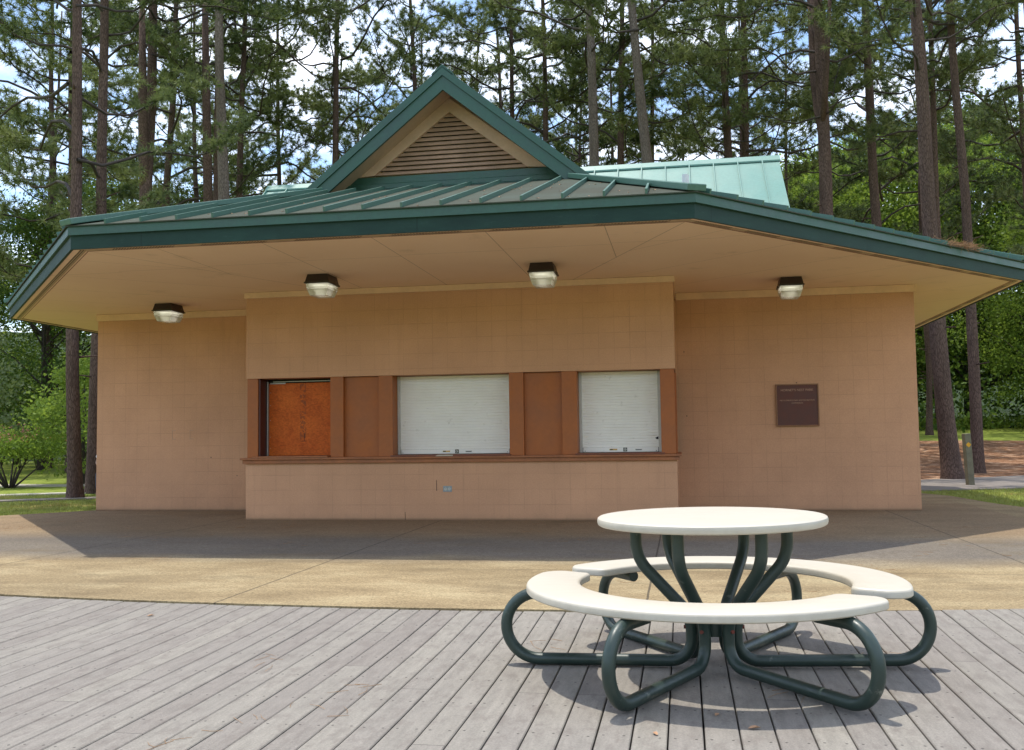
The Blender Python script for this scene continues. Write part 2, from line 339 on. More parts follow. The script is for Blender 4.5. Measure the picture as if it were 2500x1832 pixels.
MAT = dict(
    wall=m_block('block_wall_tan', (0.61, 0.338, 0.20), (0.34, 0.21, 0.13)),
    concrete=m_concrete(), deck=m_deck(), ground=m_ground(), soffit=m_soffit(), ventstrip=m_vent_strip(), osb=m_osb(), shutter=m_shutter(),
    trim=simple('trim_paint', (0.74, 0.51, 0.325), 0.06, 3, 0.6, 0.1),
    brown=simple('brown_paint', (0.36, 0.108, 0.023), 0.08, 3, 0.55, 0.12, 60),
    sill=simple('sill_wood', (0.34, 0.125, 0.048), 0.14, 5, 0.6, 0.3, 60),
    reddark=simple('red_brown_wood', (0.20, 0.065, 0.035), 0.15, 6, 0.65, 0.3, 60),
    maroon=simple('dark_maroon', (0.07, 0.016, 0.012), 0.1, 5, 0.5),
    chip=simple('bare_chip', (0.5, 0.42, 0.32), 0.1, 10, 0.8),
    roof=m_metal_roof('teal_metal_roof', (0.085, 0.255, 0.205), 0.22),
    apron=m_metal_roof('grey_metal_roof', (0.060, 0.095, 0.072), 0.75, (0.066, 0.062, 0.045), 0.7, 0.1),  # greyer, rougher variant of the roof metal for the lower slopes
    seam=m_metal_roof('teal_metal_seam', (0.045, 0.135, 0.10), 0.1),
    fascia=simple('fascia_green', (0.008, 0.034, 0.030), 0.25, 2.5, 0.6, 0.25, 30, spec=0.3),
    drip=simple('drip_edge_green', (0.025, 0.082, 0.058), 0.14, 3, 0.4, 0.06),
    louver=simple('louver_paint', (0.46, 0.29, 0.20), 0.1, 4, 0.6),
    black=simple('dark_void', (0.012, 0.009, 0.008), 0.1, 4, 0.8),
    bronze=simple('lamp_bronze', (0.035, 0.022, 0.018), 0.15, 8, 0.4, 0.05),
    grey=simple('grey_metal', (0.42, 0.42, 0.41), 0.1, 8, 0.4, 0.05, metal=0.3),
    alum=simple('aluminium_guide', (0.55, 0.54, 0.50), 0.08, 6, 0.4, 0.05),
    lock=simple('lock_dark', (0.05, 0.05, 0.03), 0.1, 20, 0.5), yellow=simple('yellow_sticker', (0.62, 0.42, 0.12), 0.15, 30, 0.6),
    white=simple('white_plastic', (0.55, 0.51, 0.42), 0.012, 3.5, 0.4, 0.05, 80),
    tube=None, pipe=simple('white_pipe', (0.7, 0.7, 0.72), 0.05, 4, 0.4),
    plaque=simple('plaque_red', (0.10, 0.027, 0.016), 0.12, 10, 0.55, 0.1), plaque_rim=simple('plaque_rim', (0.23, 0.10, 0.04), 0.15, 12, 0.45),
    plaque_ink=simple('plaque_letters', (0.46, 0.27, 0.18), 0.1, 10, 0.5), outlet=simple('outlet_plate', (0.30, 0.34, 0.34), 0.12, 30, 0.5),
    gtrim=simple('gable_paint', (0.64, 0.42, 0.285), 0.07, 3, 0.6, 0.1), path=simple('path_concrete', (0.19, 0.162, 0.138), 0.12, 1.5, 0.9, 0.4), pathp=simple('pale_path', (0.46, 0.42, 0.33), 0.1, 1.5, 0.9, 0.4),
    post=simple('weathered_post', (0.17, 0.155, 0.105), 0.2, 6, 0.85, 0.5, 30), amber=simple('amber_marker', (0.75, 0.36, 0.02), 0.05, 10, 0.4),
    rust=simple('rusty_bolt', (0.16, 0.035, 0.022), 0.2, 30, 0.7),
    bark=m_bark('pine_bark', (0.10, 0.064, 0.052), (0.20, 0.132, 0.107)), barkg=m_bark('sunlit_pine_bark', (0.15, 0.115, 0.095), (0.29, 0.235, 0.205)),  # barkg: sunlight on trunks painted in as a paler, greyer bark
    twig=simple('branch_bark', (0.055, 0.042, 0.036), 0.2, 5, 0.9, 0.3),
    needle=m_leaf('pine_needles', (0.045, 0.082, 0.036), (0.245, 0.285, 0.115), 0.42),
    leafb=m_leaf('bright_leaves', (0.12, 0.21, 0.03), (0.30, 0.41, 0.07), 0.55), leafd=m_leaf('deep_leaves', (0.045, 0.10, 0.022), (0.12, 0.20, 0.04), 0.42),
    leafs=m_leaf('silvery_leaves', (0.09, 0.135, 0.06), (0.20, 0.25, 0.12), 0.35), leafp=m_leaf('pink_blossom', (0.35, 0.12, 0.09), (0.5, 0.22, 0.15), 0.3),
    grassb=m_leaf('grass_blades', (0.16, 0.20, 0.04), (0.40, 0.40, 0.13), 0.35, 3.0), straw=simple('pine_straw', (0.30, 0.17, 0.08), 0.3, 20, 0.9),
    dryleaf=simple('dry_leaf', (0.42, 0.24, 0.13), 0.2, 20, 0.8),
    skin=simple('skin', (0.45, 0.25, 0.17), 0.05, 8, 0.5), cloth=simple('white_cloth', (0.72, 0.72, 0.78), 0.05, 8, 0.9), jeans=simple('dark_cloth', (0.05, 0.06, 0.1), 0.1, 12, 0.9), hair=simple('dark_hair', (0.03, 0.02, 0.015), 0.1, 30, 0.6),
)
s = NT('fascia_green'); _n = s.noise(1.8, 6, 0.7, s.scale((1, 1, 3))); _n2 = s.noise(16, 5, 0.75, s.scale((0.5, 0.5, 2.2))); X = s.xyz()
_c = s.ramp(_n, [(0.3, (0.006, 0.026, 0.020)), (0.7, (0.013, 0.046, 0.034))])
_c = s.mix(s.ramp(_n2, [(0.60, 0.0), (0.75, 0.4)]), _c, (0.055, 0.10, 0.085))
_l = line(s, s.ma('FRACT', s.ma('DIVIDE', s.ma('ADD', s.ma('ADD', X[0], s.ma('MULTIPLY', X[1], 0.6)), 100.7), 3.05)), 0.5, 0.0012)
_c = s.mix(s.ma('MULTIPLY', _l, 0.8), _c, (0.002, 0.008, 0.007))
MAT['fascia'] = s.out(_c, 0.6, s.ma('SUBTRACT', _n2, _l), 0.3, 0.004, spec=0.3)
s = NT('cream_plastic'); X = s.xyz(); _n = s.noise(3.0, 5, 0.6); _sc = s.noise(16, 6, 0.8, s.scale((0.35, 2.6, 1))); _sp = s.noise(55, 3, 0.7)
_c = s.ramp(_n, [(0.3, (0.52, 0.475, 0.385)), (0.7, (0.55, 0.505, 0.415))])
_c = s.mix(s.ramp(_sc, [(0.66, 0.0), (0.76, 0.35)]), _c, (0.36, 0.32, 0.25))
_c = s.mix(s.ramp(_sp, [(0.70, 0.0), (0.76, 0.5)]), _c, (0.26, 0.22, 0.16))
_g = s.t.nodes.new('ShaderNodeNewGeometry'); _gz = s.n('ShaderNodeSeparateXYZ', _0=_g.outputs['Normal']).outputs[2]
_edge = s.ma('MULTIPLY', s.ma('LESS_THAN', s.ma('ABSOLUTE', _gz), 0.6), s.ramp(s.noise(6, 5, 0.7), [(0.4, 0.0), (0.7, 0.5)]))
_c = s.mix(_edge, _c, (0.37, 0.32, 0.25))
MAT['white'] = s.out(_c, s.ramp(_sc, [(0.3, 0.35), (0.7, 0.55)]), _sp, 0.06, 0.002)
s = NT('green_tube_paint'); _n = s.noise(2.5, 5, 0.65); _n2 = s.noise(30, 4, 0.7); _w = s.noise(11, 5, 0.75)
_c = s.ramp(_n, [(0.3, (0.017, 0.032, 0.026)), (0.7, (0.033, 0.054, 0.045))])
_c = s.mix(s.ramp(_w, [(0.62, 0.0), (0.70, 0.75)]), _c, (0.15, 0.165, 0.14))
MAT['tube'] = s.out(_c, s.ramp(_n2, [(0.3, 0.28), (0.7, 0.5)]), _n2, 0.08, 0.002)

s = NT('lamp_glass'); X = s.xyz()
rb = s.ma('SINE', s.ma('MULTIPLY', s.ma('ADD', X[0], X[1]), 420.0))
p = s.n('ShaderNodeBsdfPrincipled'); s.set(p.inputs['Base Color'], s.ramp(s.noise(9, 4), [(0.3, (0.80, 0.78, 0.66)), (0.7, (0.95, 0.94, 0.88))]))
p.inputs['Roughness'].default_value = 0.16; p.inputs['Transmission Weight'].default_value = 0.55; p.inputs['IOR'].default_value = 1.45
b = s.n('ShaderNodeBump', Height=rb, Strength=0.5, Distance=0.004); s.set(p.inputs['Normal'], b.outputs[0])
o = s.n('ShaderNodeOutputMaterial'); s.t.links.new(p.outputs[0], o.inputs[0]); MAT['glass'] = s.m
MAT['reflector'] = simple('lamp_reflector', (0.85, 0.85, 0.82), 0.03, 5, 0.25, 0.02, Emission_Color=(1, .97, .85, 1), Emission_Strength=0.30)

# ------------------------------------------------------------------ ground, paving, deck
def ground_z(x, y):
    z = -0.085
    r = max(0.0, min(1.0, (x + 0.25*(y-12) - 8.0)/6.0)) * max(0.0, min(1.0, (y - 15.0)/40.0))
    z += 1.35 * r * r * (3 - 2*r) + 0.03*r
    d = math.hypot(x - 3, y + 13)
    if d > 78: z += (d - 78) * 0.12
    return z
xs = sorted(set([-400, -250, -160, -120] + list(range(-100, 101, 4)) + [120, 160, 250, 400])); ys = sorted(set([-400, -200, -100, -50] + list(range(-30, 131, 4)) + [160, 250, 400]))
mb = MB(); mb.v = [(x, y, ground_z(x, y)) for y in ys for x in xs]; nx = len(xs)
mb.f = [(j*nx+i, j*nx+i+1, (j+1)*nx+i+1, (j+1)*nx+i) for j in range(len(ys)-1) for i in range(nx-1)]
tag(mb.build('ground', MAT['ground'], smooth=True), kind='structure')

def edge_y(x): return -6.64 + 0.0225*(x - 1.5)**2 if -9 < x < 12 else -4.2
XL, XR = -9.94, 12.6
slab = [(x, edge_y(max(-8.9, min(11.9, x)))) for x in np.arange(XL, XR+0.01, 0.42)]
pts = slab + [(14.5, -2.5), (14.0, 0.4), (9.6, 0.75), (8.35, 1.5), (8.0, 2.4), (7.85, 3.1), (7.68, 4.9), (7.3, 5.9), (7.1, 10.5), (6.5, 16), (-6.3, 16), (-6.7, 6.0), (-6.9, 2.6), (-6.35, 1.82), (-7.33, 0.72), (-8.6, -0.75), (-12.5, -2.3), (-12.5, -4.0)]
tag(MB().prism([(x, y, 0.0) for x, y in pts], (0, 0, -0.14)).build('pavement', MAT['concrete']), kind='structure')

BW = 0.14
def deck_z(x, y):
    d = max(0.0, edge_y(x) - y)
    return -0.012 - 0.026*(1 - math.exp(-(d/0.6)**2)) + 0.003*math.sin(d*1.9 + x*0.35)*min(1, d) + .008*max(0, min(2.2, x-3.3))
rng = random.Random(4)
mb = MB()
for k in range(int(-9.8/BW), int(12.5/BW)):
    x0 = k*BW + 0.0032; x1 = (k+1)*BW - 0.0032
    x0 += rng.uniform(-.0008, .0008); x1 += rng.uniform(-.0008, .0008); dz = rng.uniform(-.0015, .0015)
    yb0, yb1 = edge_y(x0) - 0.006, edge_y(x1) - 0.006
    st = [0, 0.25, 0.5, 0.8, 1.2, 1.7, 2.3, 3, 4, 5.5, 7.5, 10.5]
    sec = [(x0, -.028), (x0, -.004), (x0+.004, 0), (x1-.004, 0), (x1, -.004), (x1, -.028)]
    V = []
    for d in st:
        for x, z in sec:
            y = (yb0 + (yb1-yb0)*(x-x0)/(x1-x0)) - d
            V.append((x, y, deck_z((x0+x1)/2, y) + dz + z))
    F = [(i*6+j, i*6+j+1, (i+1)*6+j+1, (i+1)*6+j) for i in range(len(st)-1) for j in range(5)]
    F += [(0,1,2,3,4,5)]
    mb.add(V, F)
tag(mb.build('deck', MAT['deck']), kind='structure')
tag(MB().prism([(-9.9, -18, -0.075), (12.6, -18, -0.075), (12.6, -3.9, -0.075), (-9.9, -3.9, -0.075)], (0, 0, -0.05)).build('deck_substructure', MAT['black']), kind='structure')

def strip(name, poly, z, mat, h=0.04):
    V = [(x, y, ground_z(x, y) + z) for x, y in poly]
    tag(MB().prism(V, (0, 0, -h)).build(name, mat), kind='structure')
strip('path', [(6.9, 7.0), (7.8, 7.56), (9.95, 8.3), (13.5, 9.9), (20, 11.5), (20, 16), (14.5, 15.2), (11.7, 13.9), (10.2, 12.9), (8.8, 11.98), (6.9, 11.2)], 0.022, MAT['path'])
strip('path', [(-22, 1.3), (-10.6, 4.89), (-8.98, 5.74), (-6.5, 7.2), (-6.7, 7.7), (-9.35, 6.22), (-10.85, 5.36), (-22, 1.75)], 0.03, MAT['path'])
strip('path', [(-30, 0.2), (-12.02, 6.75), (-10.83, 7.55), (-7.5, 9.6), (-7.7, 10.0), (-11.12, 7.98), (-12.39, 7.24), (-30, 0.9)], 0.03, MAT['pathp'])
strip('path', [(-36, 2.5), (-15.08, 10.75), (-13.2, 11.0), (-8, 12.6), (-8.2, 13.6), (-13.68, 11.71), (-16.2, 12.21), (-36, 4.0)], 0.03, MAT['pathp'])

# ------------------------------------------------------------------ pavilion
bld = tag(empty('pavilion'), 'tan block concession pavilion with green metal roof and closed serving counter', 'building')
S = 3.234
BX0, BX1, WX0, WX1, WY = -2.954, 3.085, -6.366, 6.486, 1.68
main_wall = MB().box(WX0, WX1, WY, 9.3, 0, S-0.002).build('wall', MAT['wall'], bld)
up_wall = MB().box(BX0, BX1, 0, WY-.002, 1.998, S-0.002).build('wall', MAT['wall'], bld)
lo_wall = MB().box(BX0, BX1, 0, WY-.002, 0, 0.800).build('wall', MAT['wall'], bld)
MB().box(BX0+.05, BX1-.05, 0.40, WY-.004, 0.800, 1.998).build('counter_core', MAT['black'], bld)
# frieze boards
MB().box(WX0-.02, BX0-.024, WY-.03, WY-.001, 3.125, S-.003).build('frieze_board', MAT['trim'], bld, bevel=.003)
MB().box(BX1+.024, WX1+.02, WY-.03, WY-.001, 3.125, S-.003).box(WX1+.001, WX1+.02, WY-.001, 9.3, 3.125, S-.003).build('frieze_board', MAT['trim'], bld, bevel=.003)
MB().box(BX0-.022, BX1+.022, -.03, -.001, 3.150, S-.003).box(BX1+.001, BX1+.022, 0, WY-.031, 3.150, S-.003).box(BX0-.022, BX0-.001, 0, WY-.031, 3.150, S-.003).build('frieze_board', MAT['trim'], bld, bevel=.003)
# posts and recessed panels of the serving front
Z0, Z1 = 0.872, 1.996
for a, b in ((BX0+.012, -2.78), (-1.699, -1.507), (-.994, -.793), (0.851, 1.05), (1.571, 1.776), (2.886, BX1-.012)):
    MB().box(a, b, .006 if a > BX0+.1 and b < BX1-.1 else .012, .398, Z0, Z1).build('post', MAT['brown'], bld, bevel=.004)
for a, b in ((-1.505, -.996), (1.052, 1.569)):
    MB().box(a, b, .072, .39, Z0, Z1-.004).build('panel', MAT['brown'], bld)
MB().box(BX1-.03, BX1+.008, .401, 1.55, Z0, Z1-.03).build('side_frame', MAT['brown'], bld, bevel=.004)
# counter sill
ap = MB().box(BX0-.035, BX1+.03, -.045, -.001, .790, .842)
ap.box(BX1+.001, BX1+.03, 0, 1.2, .790, .842).box(BX0-.035, BX0-.001, 0, 1.2, .790, .842).build('sill_apron', MAT['sill'], bld, bevel=.003)
MB().box(BX0-.06, BX1+.06, -.075, .005, .843, .871).box(BX1-.05, BX1+.06, .0055, 1.25, .843, .871).box(BX0-.06, BX0+.05, .0055, 1.25, .843, .871).box(BX0+.051, BX1-.051, .0055, .4, .801, .870).build('counter_sill', MAT['sill'], bld, bevel=.004)
for a, b in ((-2.83, -1.71), (-.80, 0.865), (1.755, 2.93)):
    w = MB().box(a, b, -.082, .20, .872, .894).build('sill_piece', MAT['reddark'] if a > -2 else MAT['sill'], bld, bevel=.003)
    if a == -.80: MB().prism([(-.17, -.0845, .8735), (.08, -.0845, .8735), (.08, -.0845, .8935), (-.13, -.0845, .8935)], (0, .002, 0)).build('bare_patch', MAT['chip'], w)
# roller shutters
def shutter(a, b, sx, lx, hx):
    y = .27; zb = .962
    r = MB(); n = 27; p = (1.992 - zb)/n
    for i in range(n):
        z = zb + i*p
        prof = [(y+.005, z), (y-.0045, z+p*.10), (y-.0055, z+p*.3), (y-.0055, z+p*.7), (y-.0045, z+p*.90), (y+.005, z+p)]
        V = [(x, q[0], q[1]) for x in (a+.03, b-.03) for q in prof]; m = len(prof)
        r.add(V, [(j, j+1, m+j+1, m+j) for j in range(m-1)])
    root = r.build('roller_shutter', MAT['shutter'], bld, smooth=40)
    MB().box(a+.002, a+.042, y-.03, y+.03, .896, 1.99).build('shutter_guide', MAT['alum'], root, bevel=.002)
    MB().box(b-.042, b-.002, y-.03, y+.03, .896, 1.99).build('shutter_guide', MAT['alum'], root, bevel=.002)
    bar = MB().box(a+.05, b-.05, y-.018, y+.01, .899, .961).build('bottom_bar', MAT['shutter'], root, bevel=.003)
    for q in (a+.075, b-.075): MB().tube([(q, y-.0185, .915), (q, y-.022, .915)], .006, 8).build('bolt', MAT['lock'], bar)
    MB().box(sx-.052, sx+.052, y-.0195, y-.0182, .922, .943).build('sticker', MAT['yellow'], bar)
    MB().box(sx-.048, sx-.008, y-.0205, y-.0196, .926, .939).build('sticker_print', MAT['lock'], bar)
    lk = MB().box(lx-.026, lx+.026, y-.022, y-.018, .906, .957).build('lock_plate', MAT['lock'], bar, bevel=.002)
    MB().tube([(lx, y-.0225, .931), (lx, y-.032, .931)], .017, 16).build('lock_cylinder', MAT['alum'], bar)
    MB().tube([(lx-.003, y-.0325, .931), (lx-.003, y-.0345, .931)], .007, 10).build('keyhole', MAT['lock'], bar)
    MB().prism([(hx-.048, y-.0185, .938), (hx+.048, y-.0185, .938), (hx+.040, y-.0185, .920), (hx-.040, y-.0185, .920)], (0, -.003, 0)).build('pull_slot', MAT['grey'], bar)
    MB().box(hx-.038, hx+.038, y-.0235, y-.022, .923, .930).build('slot_shadow', MAT['lock'], bar)
    return root
shutter(-.793, .851, -.09, .061, .228)
sh = shutter(1.776, 2.886, 2.235, 2.395, 2.575)
MB().prism([(2.80, .2605, 1.085), (2.842, .2605, 1.105), (2.842, .2605, 1.065), (2.815, .2605, 1.068)], (0, -.003, 0)).build('torn_corner', MAT['black'], sh)
# boarded window
bd = MB().box(-2.722, -1.66, .262, .28, .896, 1.938).build('plywood_board', MAT['osb'], bld)
MB().box(-2.20-.045, -2.20+.045, .2605, .2615, 1.098, 1.104).box(-2.19, -2.182, .2605, .2615, 1.104, 1.21).build('board_mark', MAT['black'], bd)
for z in (1.0, 1.16, 1.40, 1.62, 1.80): MB().box(-2.704, -2.697, .2595, .2625, z, z+.007).build('screw', MAT['alum'], bd)
MB().box(-2.779, -2.752, .03, .30, .896, 1.99).build('jamb', MAT['maroon'], bld)
MB().box(-2.745, -2.727, .235, .275, .896, 1.965).build('jamb_strip', MAT['grey'], bld, bevel=.002)
hd = MB().box(-2.75, -1.70, .30, .33, .90, 1.99).build('window_recess', MAT['black'], bld)
MB().box(-2.66, -1.70, .255, .285, 1.955, 1.968).box(-2.70, -2.47, .25, .27, 1.928, 1.946).build('head_track', MAT['grey'], hd)

# small repairs and cracks in the block work
for x_ in (-4.989, -4.68):
    MB().box(x_-.032, x_+.032, WY-.003, WY-.0005, 1.15, 1.158).box(x_-.032, x_-.026, WY-.003, WY-.0005, 1.158, 1.29).box(x_-.032, x_+.032, WY-.003, WY-.0005, 1.29, 1.297).build('patch_outline', MAT['louver'], main_wall)
MB().prism([(-.175, -.001, .40), (-.168, -.001, .40), (-.166, -.001, .47), (-.170, -.001, .545), (-.176, -.001, .545), (-.173, -.001, .47)], (0, -.0015, 0)).build('crack', MAT['black'], lo_wall)
MB().prism([(-.62, -.001, .004), (-.614, -.001, .004), (-.617, -.001, .11), (-.622, -.001, .11)], (0, -.0015, 0)).build('crack', MAT['black'], lo_wall)
# --- roof
OCT = [(-3.33, -3.545), (3.33, -3.545), (8.0, 1.665), (8.0, 9.335), (3.33, 14.545), (-3.33, 14.545), (-8.0, 9.335), (-8.0, 1.665)]
def offset(poly, d):      # inward for d > 0 (counter-clockwise convex polygon)
    n = len(poly); L = []
    for i in range(n):
        a = Vector(poly[i]); b = Vector(poly[(i+1) % n]); t = (b-a).normalized(); nn = Vector((-t.y, t.x)); L.append((a + nn*d, t))
    out = []
    for i in range(n):
        p, t = L[i-1]; q, u = L[i]
        den = t.x*u.y - t.y*u.x; k = ((q-p).x*u.y - (q-p).y*u.x)/den; r = p + t*k; out.append((r.x, r.y))
    return out
def ring(mb, outer, inner, z0, z1):
    n = len(outer)
    for i in range(n):
        j = (i+1) % n
        mb.add([(*outer[i], z0), (*outer[j], z0), (*inner[j], z0), (*inner[i], z0), (*outer[i], z1), (*outer[j], z1), (*inner[j], z1), (*inner[i], z1)],
               [(3,2,1,0), (4,5,6,7), (0,1,5,4), (2,3,7,6)])
MB().prism([(x, y, S) for x, y in offset(OCT, .001)], (0, 0, .05)).build('soffit', MAT['soffit'], bld)
mb = MB(); ring(mb, OCT, offset(OCT, .03), 3.222, 3.395); o = mb.build('fascia', MAT['fascia'], bld)
mb = MB(); ring(mb, offset(OCT, -.032), offset(OCT, -.001), 3.372, 3.470); mb.build('drip_edge', MAT['drip'], bld)
mb = MB(); ring(mb, offset(OCT, .10), offset(OCT, .165), S-.006, S-.001); mb.build('soffit_vent', MAT['ventstrip'], bld)
mb = MB(); ring(mb, offset(OCT, .185), offset(OCT, .192), S-.004, S-.0005); mb.build('soffit_bead', MAT['reddark'], bld)
TA = 0.321; ZE = 3.474
OUT = offset(OCT, -.055); DTOP = 3.46; INN = offset(OUT, DTOP)
def az(d): return ZE + d*TA
mb = MB(); n = 8
for i in range(n):
    j = (i+1) % n
    P = [(*OUT[i], ZE), (*OUT[j], ZE), (*INN[j], az(DTOP)), (*INN[i], az(DTOP))]
    mb.add(P + [(p[0], p[1], p[2]-.012) for p in P], [(0,1,2,3), (7,6,5,4), (1,0,4,5)])
mb.add([(*p, az(DTOP)) for p in INN], [tuple(range(8))])
apron = mb.build('roof', MAT['apron'], bld)
ribs = MB(); 
for i in range(n):
    j = (i+1) % n
    A = Vector(OUT[i]); B = Vector(OUT[j]); L = (B-A).length; t = (B-A)/L; nn = Vector((-t.y, t.x))
    ka = (Vector(INN[i]) - A).dot(t)/DTOP; kb = (B - Vector(INN[j])).dot(t)/DTOP
    off = -2.890 - A.x if i == 0 else 0.2
    k = 0
    while True:
        sp = off + k*0.4115; k += 1
        if sp > L - .12: break
        if sp < .12: continue
        dm = min(DTOP, sp/ka if ka > 0 else 99, (L-sp)/kb if kb > 0 else 99) - .06
        if dm < .15: continue
        p = A + t*sp + nn*.004; q = A + t*sp + nn*dm
        ribs.bar((p.x, p.y, az(.004)), (q.x, q.y, az(dm)), .022, .050)
ribs.build('standing_seam', MAT['seam'], bld)
for i in range(n):
    a = Vector((*OUT[i], ZE)); b = Vector((*INN[i], az(DTOP)))
    MB().bar(a, b, .20, .066, lift=.002).build('hip_cap', MAT['seam'], bld, bevel=.008)
# upper cross gable
ZR, GX, GZ, PY = 6.245, 2.08, 4.56, 5.5
PIT = (ZR-GZ)/GX; MY = PY - GX
MX = 5.05
def slab_quad(mb, P, th=.04):
    a, b, c = Vector(P[0]), Vector(P[1]), Vector(P[2]); nn = (b-a).cross(c-a).normalized()
    if nn.z < 0: nn = -nn
    mb.prism([tuple(Vector(p)) for p in P], tuple(-nn*th))
mb = MB()
for sg in (-1, 1):
    slab_quad(mb, [(0, -.12, ZR), (sg*GX, -.12, GZ), (sg*GX, MY, GZ), (0, PY, ZR)])
    slab_quad(mb, [(sg*MX, PY, ZR), (sg*MX, MY, GZ), (sg*GX, MY, GZ), (0, PY, ZR)])
slab_quad(mb, [(-MX, PY, ZR), (MX, PY, ZR), (MX, 2*PY-MY, GZ), (-MX, 2*PY-MY, GZ)])
upper = mb.build('upper_roof', MAT['roof'], bld)
mb = MB(); nrm = Vector((0, -PIT, 1)).normalized()
xk = -MX + .01
while xk < MX + .02:
    y0 = MY if abs(xk) > GX else PY - abs(xk)
    if PY - y0 > .1: mb.bar((xk, y0+.01, ZR-(PY-y0-.01)*PIT), (xk, PY-.02, ZR-.02*PIT), .02, .04, tuple(nrm), .001)
    mb.bar((xk, PY+.02, ZR-.02*PIT), (xk, 2*PY-MY, GZ), .02, .04, (0, PIT, 1), .001)
    xk += .4445
for sg in (-1, 1):
    yk = .25
    while yk < 5.2:
        xm = GX if yk < MY else PY - yk
        if xm > .1: mb.bar((sg*.03, yk, ZR-.03*PIT), (sg*(xm-.02), yk, ZR-(xm-.02)*PIT), .02, .04, (sg*PIT, 0, 1), .001)
        yk += .42
mb.build('upper_seam', MAT['roof'], bld)
mb = MB()
for sg in (-1, 1):
    mb.prism([(-MX-.02, PY, ZR+.055), (MX+.02, PY, ZR+.055), (MX+.02, PY+sg*.14, ZR+.048-.14*PIT), (-MX-.02, PY+sg*.14, ZR+.048-.14*PIT)], (0, 0, -.03))
mb.build('ridge_cap', MAT['roof'], bld)
mb = MB()
for sg in (-1, 1):
    mb.prism([(0, -.17, ZR+.05), (0, PY-.2, ZR+.05), (sg*.15, PY-.2, ZR+.046-.15*PIT), (sg*.15, -.17, ZR+.046-.15*PIT)], (0, 0, -.045))
mb.build('ridge_cap', MAT['drip'], bld)
for sg in (-1, 1):   # end walls of the long ridge
    MB().prism([(sg*4.8, PY, ZR-.08), (sg*4.8, MY+.15, GZ-.02), (sg*4.8, 2*PY-MY-.15, GZ-.02)], (-sg*.1, 0, 0)).build('gable_end', MAT['trim'], bld)
# barge boards
def barge(y0, y1, za, zb, mat, name):   # vertical band of the gable edge between za and zb below the ridge
    mb = MB()
    for sg in (-1, 1):
        xa = GX + .03
        mb.prism([(0, y0, ZR-za), (sg*xa, y0, ZR-za-xa*PIT), (sg*xa, y0, ZR-zb-xa*PIT), (0, y0, ZR-zb)], (0, y1-y0, 0))
    mb.build(name, mat, bld)
barge(-.17, -.121, -.015, .105, MAT['drip'], 'gable_drip')
barge(-.145, -.100, .106, .305, MAT['drip'], 'barge_board')
mb = MB()
for sg in (-1, 1):
    mb.prism([(0, -.099, ZR-.20), (sg*GX, -.099, ZR-.20-GX*PIT), (sg*GX, -.099, ZR-.23-GX*PIT), (0, -.099, ZR-.23)], (0, .47, 0))
mb.build('gable_soffit', MAT['gtrim'], bld)
GY = .35
def tri(y, x0, x1, zb, xt, zt): return [(x0, y, zb), (x1, y, zb), (xt, y, zt)]
gw = MB().prism(tri(GY+.06, -1.9, 1.9, 4.55, 0, ZR-.12), (0, .12, 0)).build('gable_wall', MAT['gtrim'], bld)
# tan frame round the louvre: two raking boards and a base board
la, lb = (-1.15, 4.925), (1.10, 4.925); lt = (-.03, 5.79)
fr = MB()
fr.prism([(la[0], GY, la[1]), (lt[0], GY, lt[1]), (lt[0], GY, lt[1]+.205), (la[0]-.29, GY, la[1]-.02)], (0, .058, 0))
fr.prism([(lb[0], GY, lb[1]), (lt[0], GY, lt[1]), (lt[0], GY, lt[1]+.205), (lb[0]+.29, GY, lb[1]-.02)], (0, .058, 0))
fr.build('vent_frame', MAT['gtrim'], bld)
lv = MB().prism([(la[0], GY+.056, la[1]), (lb[0], GY+.056, lb[1]), (lt[0], GY+.056, lt[1])], (0, .003, 0)).build('vent_louver', MAT['black'], bld)
sl_ = MB(); NL = 13
for i in range(NL):
    z = la[1] + .0 + i*(lt[1]-la[1])/NL
    f0 = (z - la[1])/(lt[1]-la[1]); xa = la[0] + (lt[0]-la[0])*f0 + .006; xb = lb[0] + (lt[0]-lb[0])*f0 - .006
    h = (lt[1]-la[1])/NL
    f1 = min(1, f0 + .72/NL); xc = la[0] + (lt[0]-la[0])*f1; xd = lb[0] + (lt[0]-lb[0])*f1
    sl_.add([(xa, GY+.006, z+.004), (xb, GY+.006, z+.004), (xd, GY+.050, z+h*.88), (xc, GY+.050, z+h*.88), (xa, GY+.014, z-.004), (xb, GY+.014, z-.004), (xd, GY+.054, z+h*.72), (xc, GY+.054, z+h*.72)],
            [(0,1,2,3), (7,6,5,4), (0,4,5,1)])
sl_.build('louver_slats', MAT['louver'], lv)
MB().box(-1.62, 1.62, GY-.03, GY+.05, 4.79, 4.895).box(-1.75, 1.75, GY-.05, GY+.05, 4.60, 4.788).build('flashing', MAT['drip'], bld, bevel=.006)
MB().prism([(-1.95, GY-.05, 4.72), (1.95, GY-.05, 4.72), (1.95, -.25, az(3.25)+.012), (-1.95, -.25, az(3.25)+.012)], (0, 0, -.01)).build('base_flashing', MAT['drip'], bld)
pp = MB(); ppts = [(3.305, 2.5, 4.4), (3.305, 2.5, 5.24)]
pp.tube(ppts, .055, 18, caps=False); pp.tube([(3.305, 2.5, 5.24), (3.305, 2.5, 4.9)], .048, 18); pp.build('vent_pipe', MAT['pipe'], bld, smooth=40)

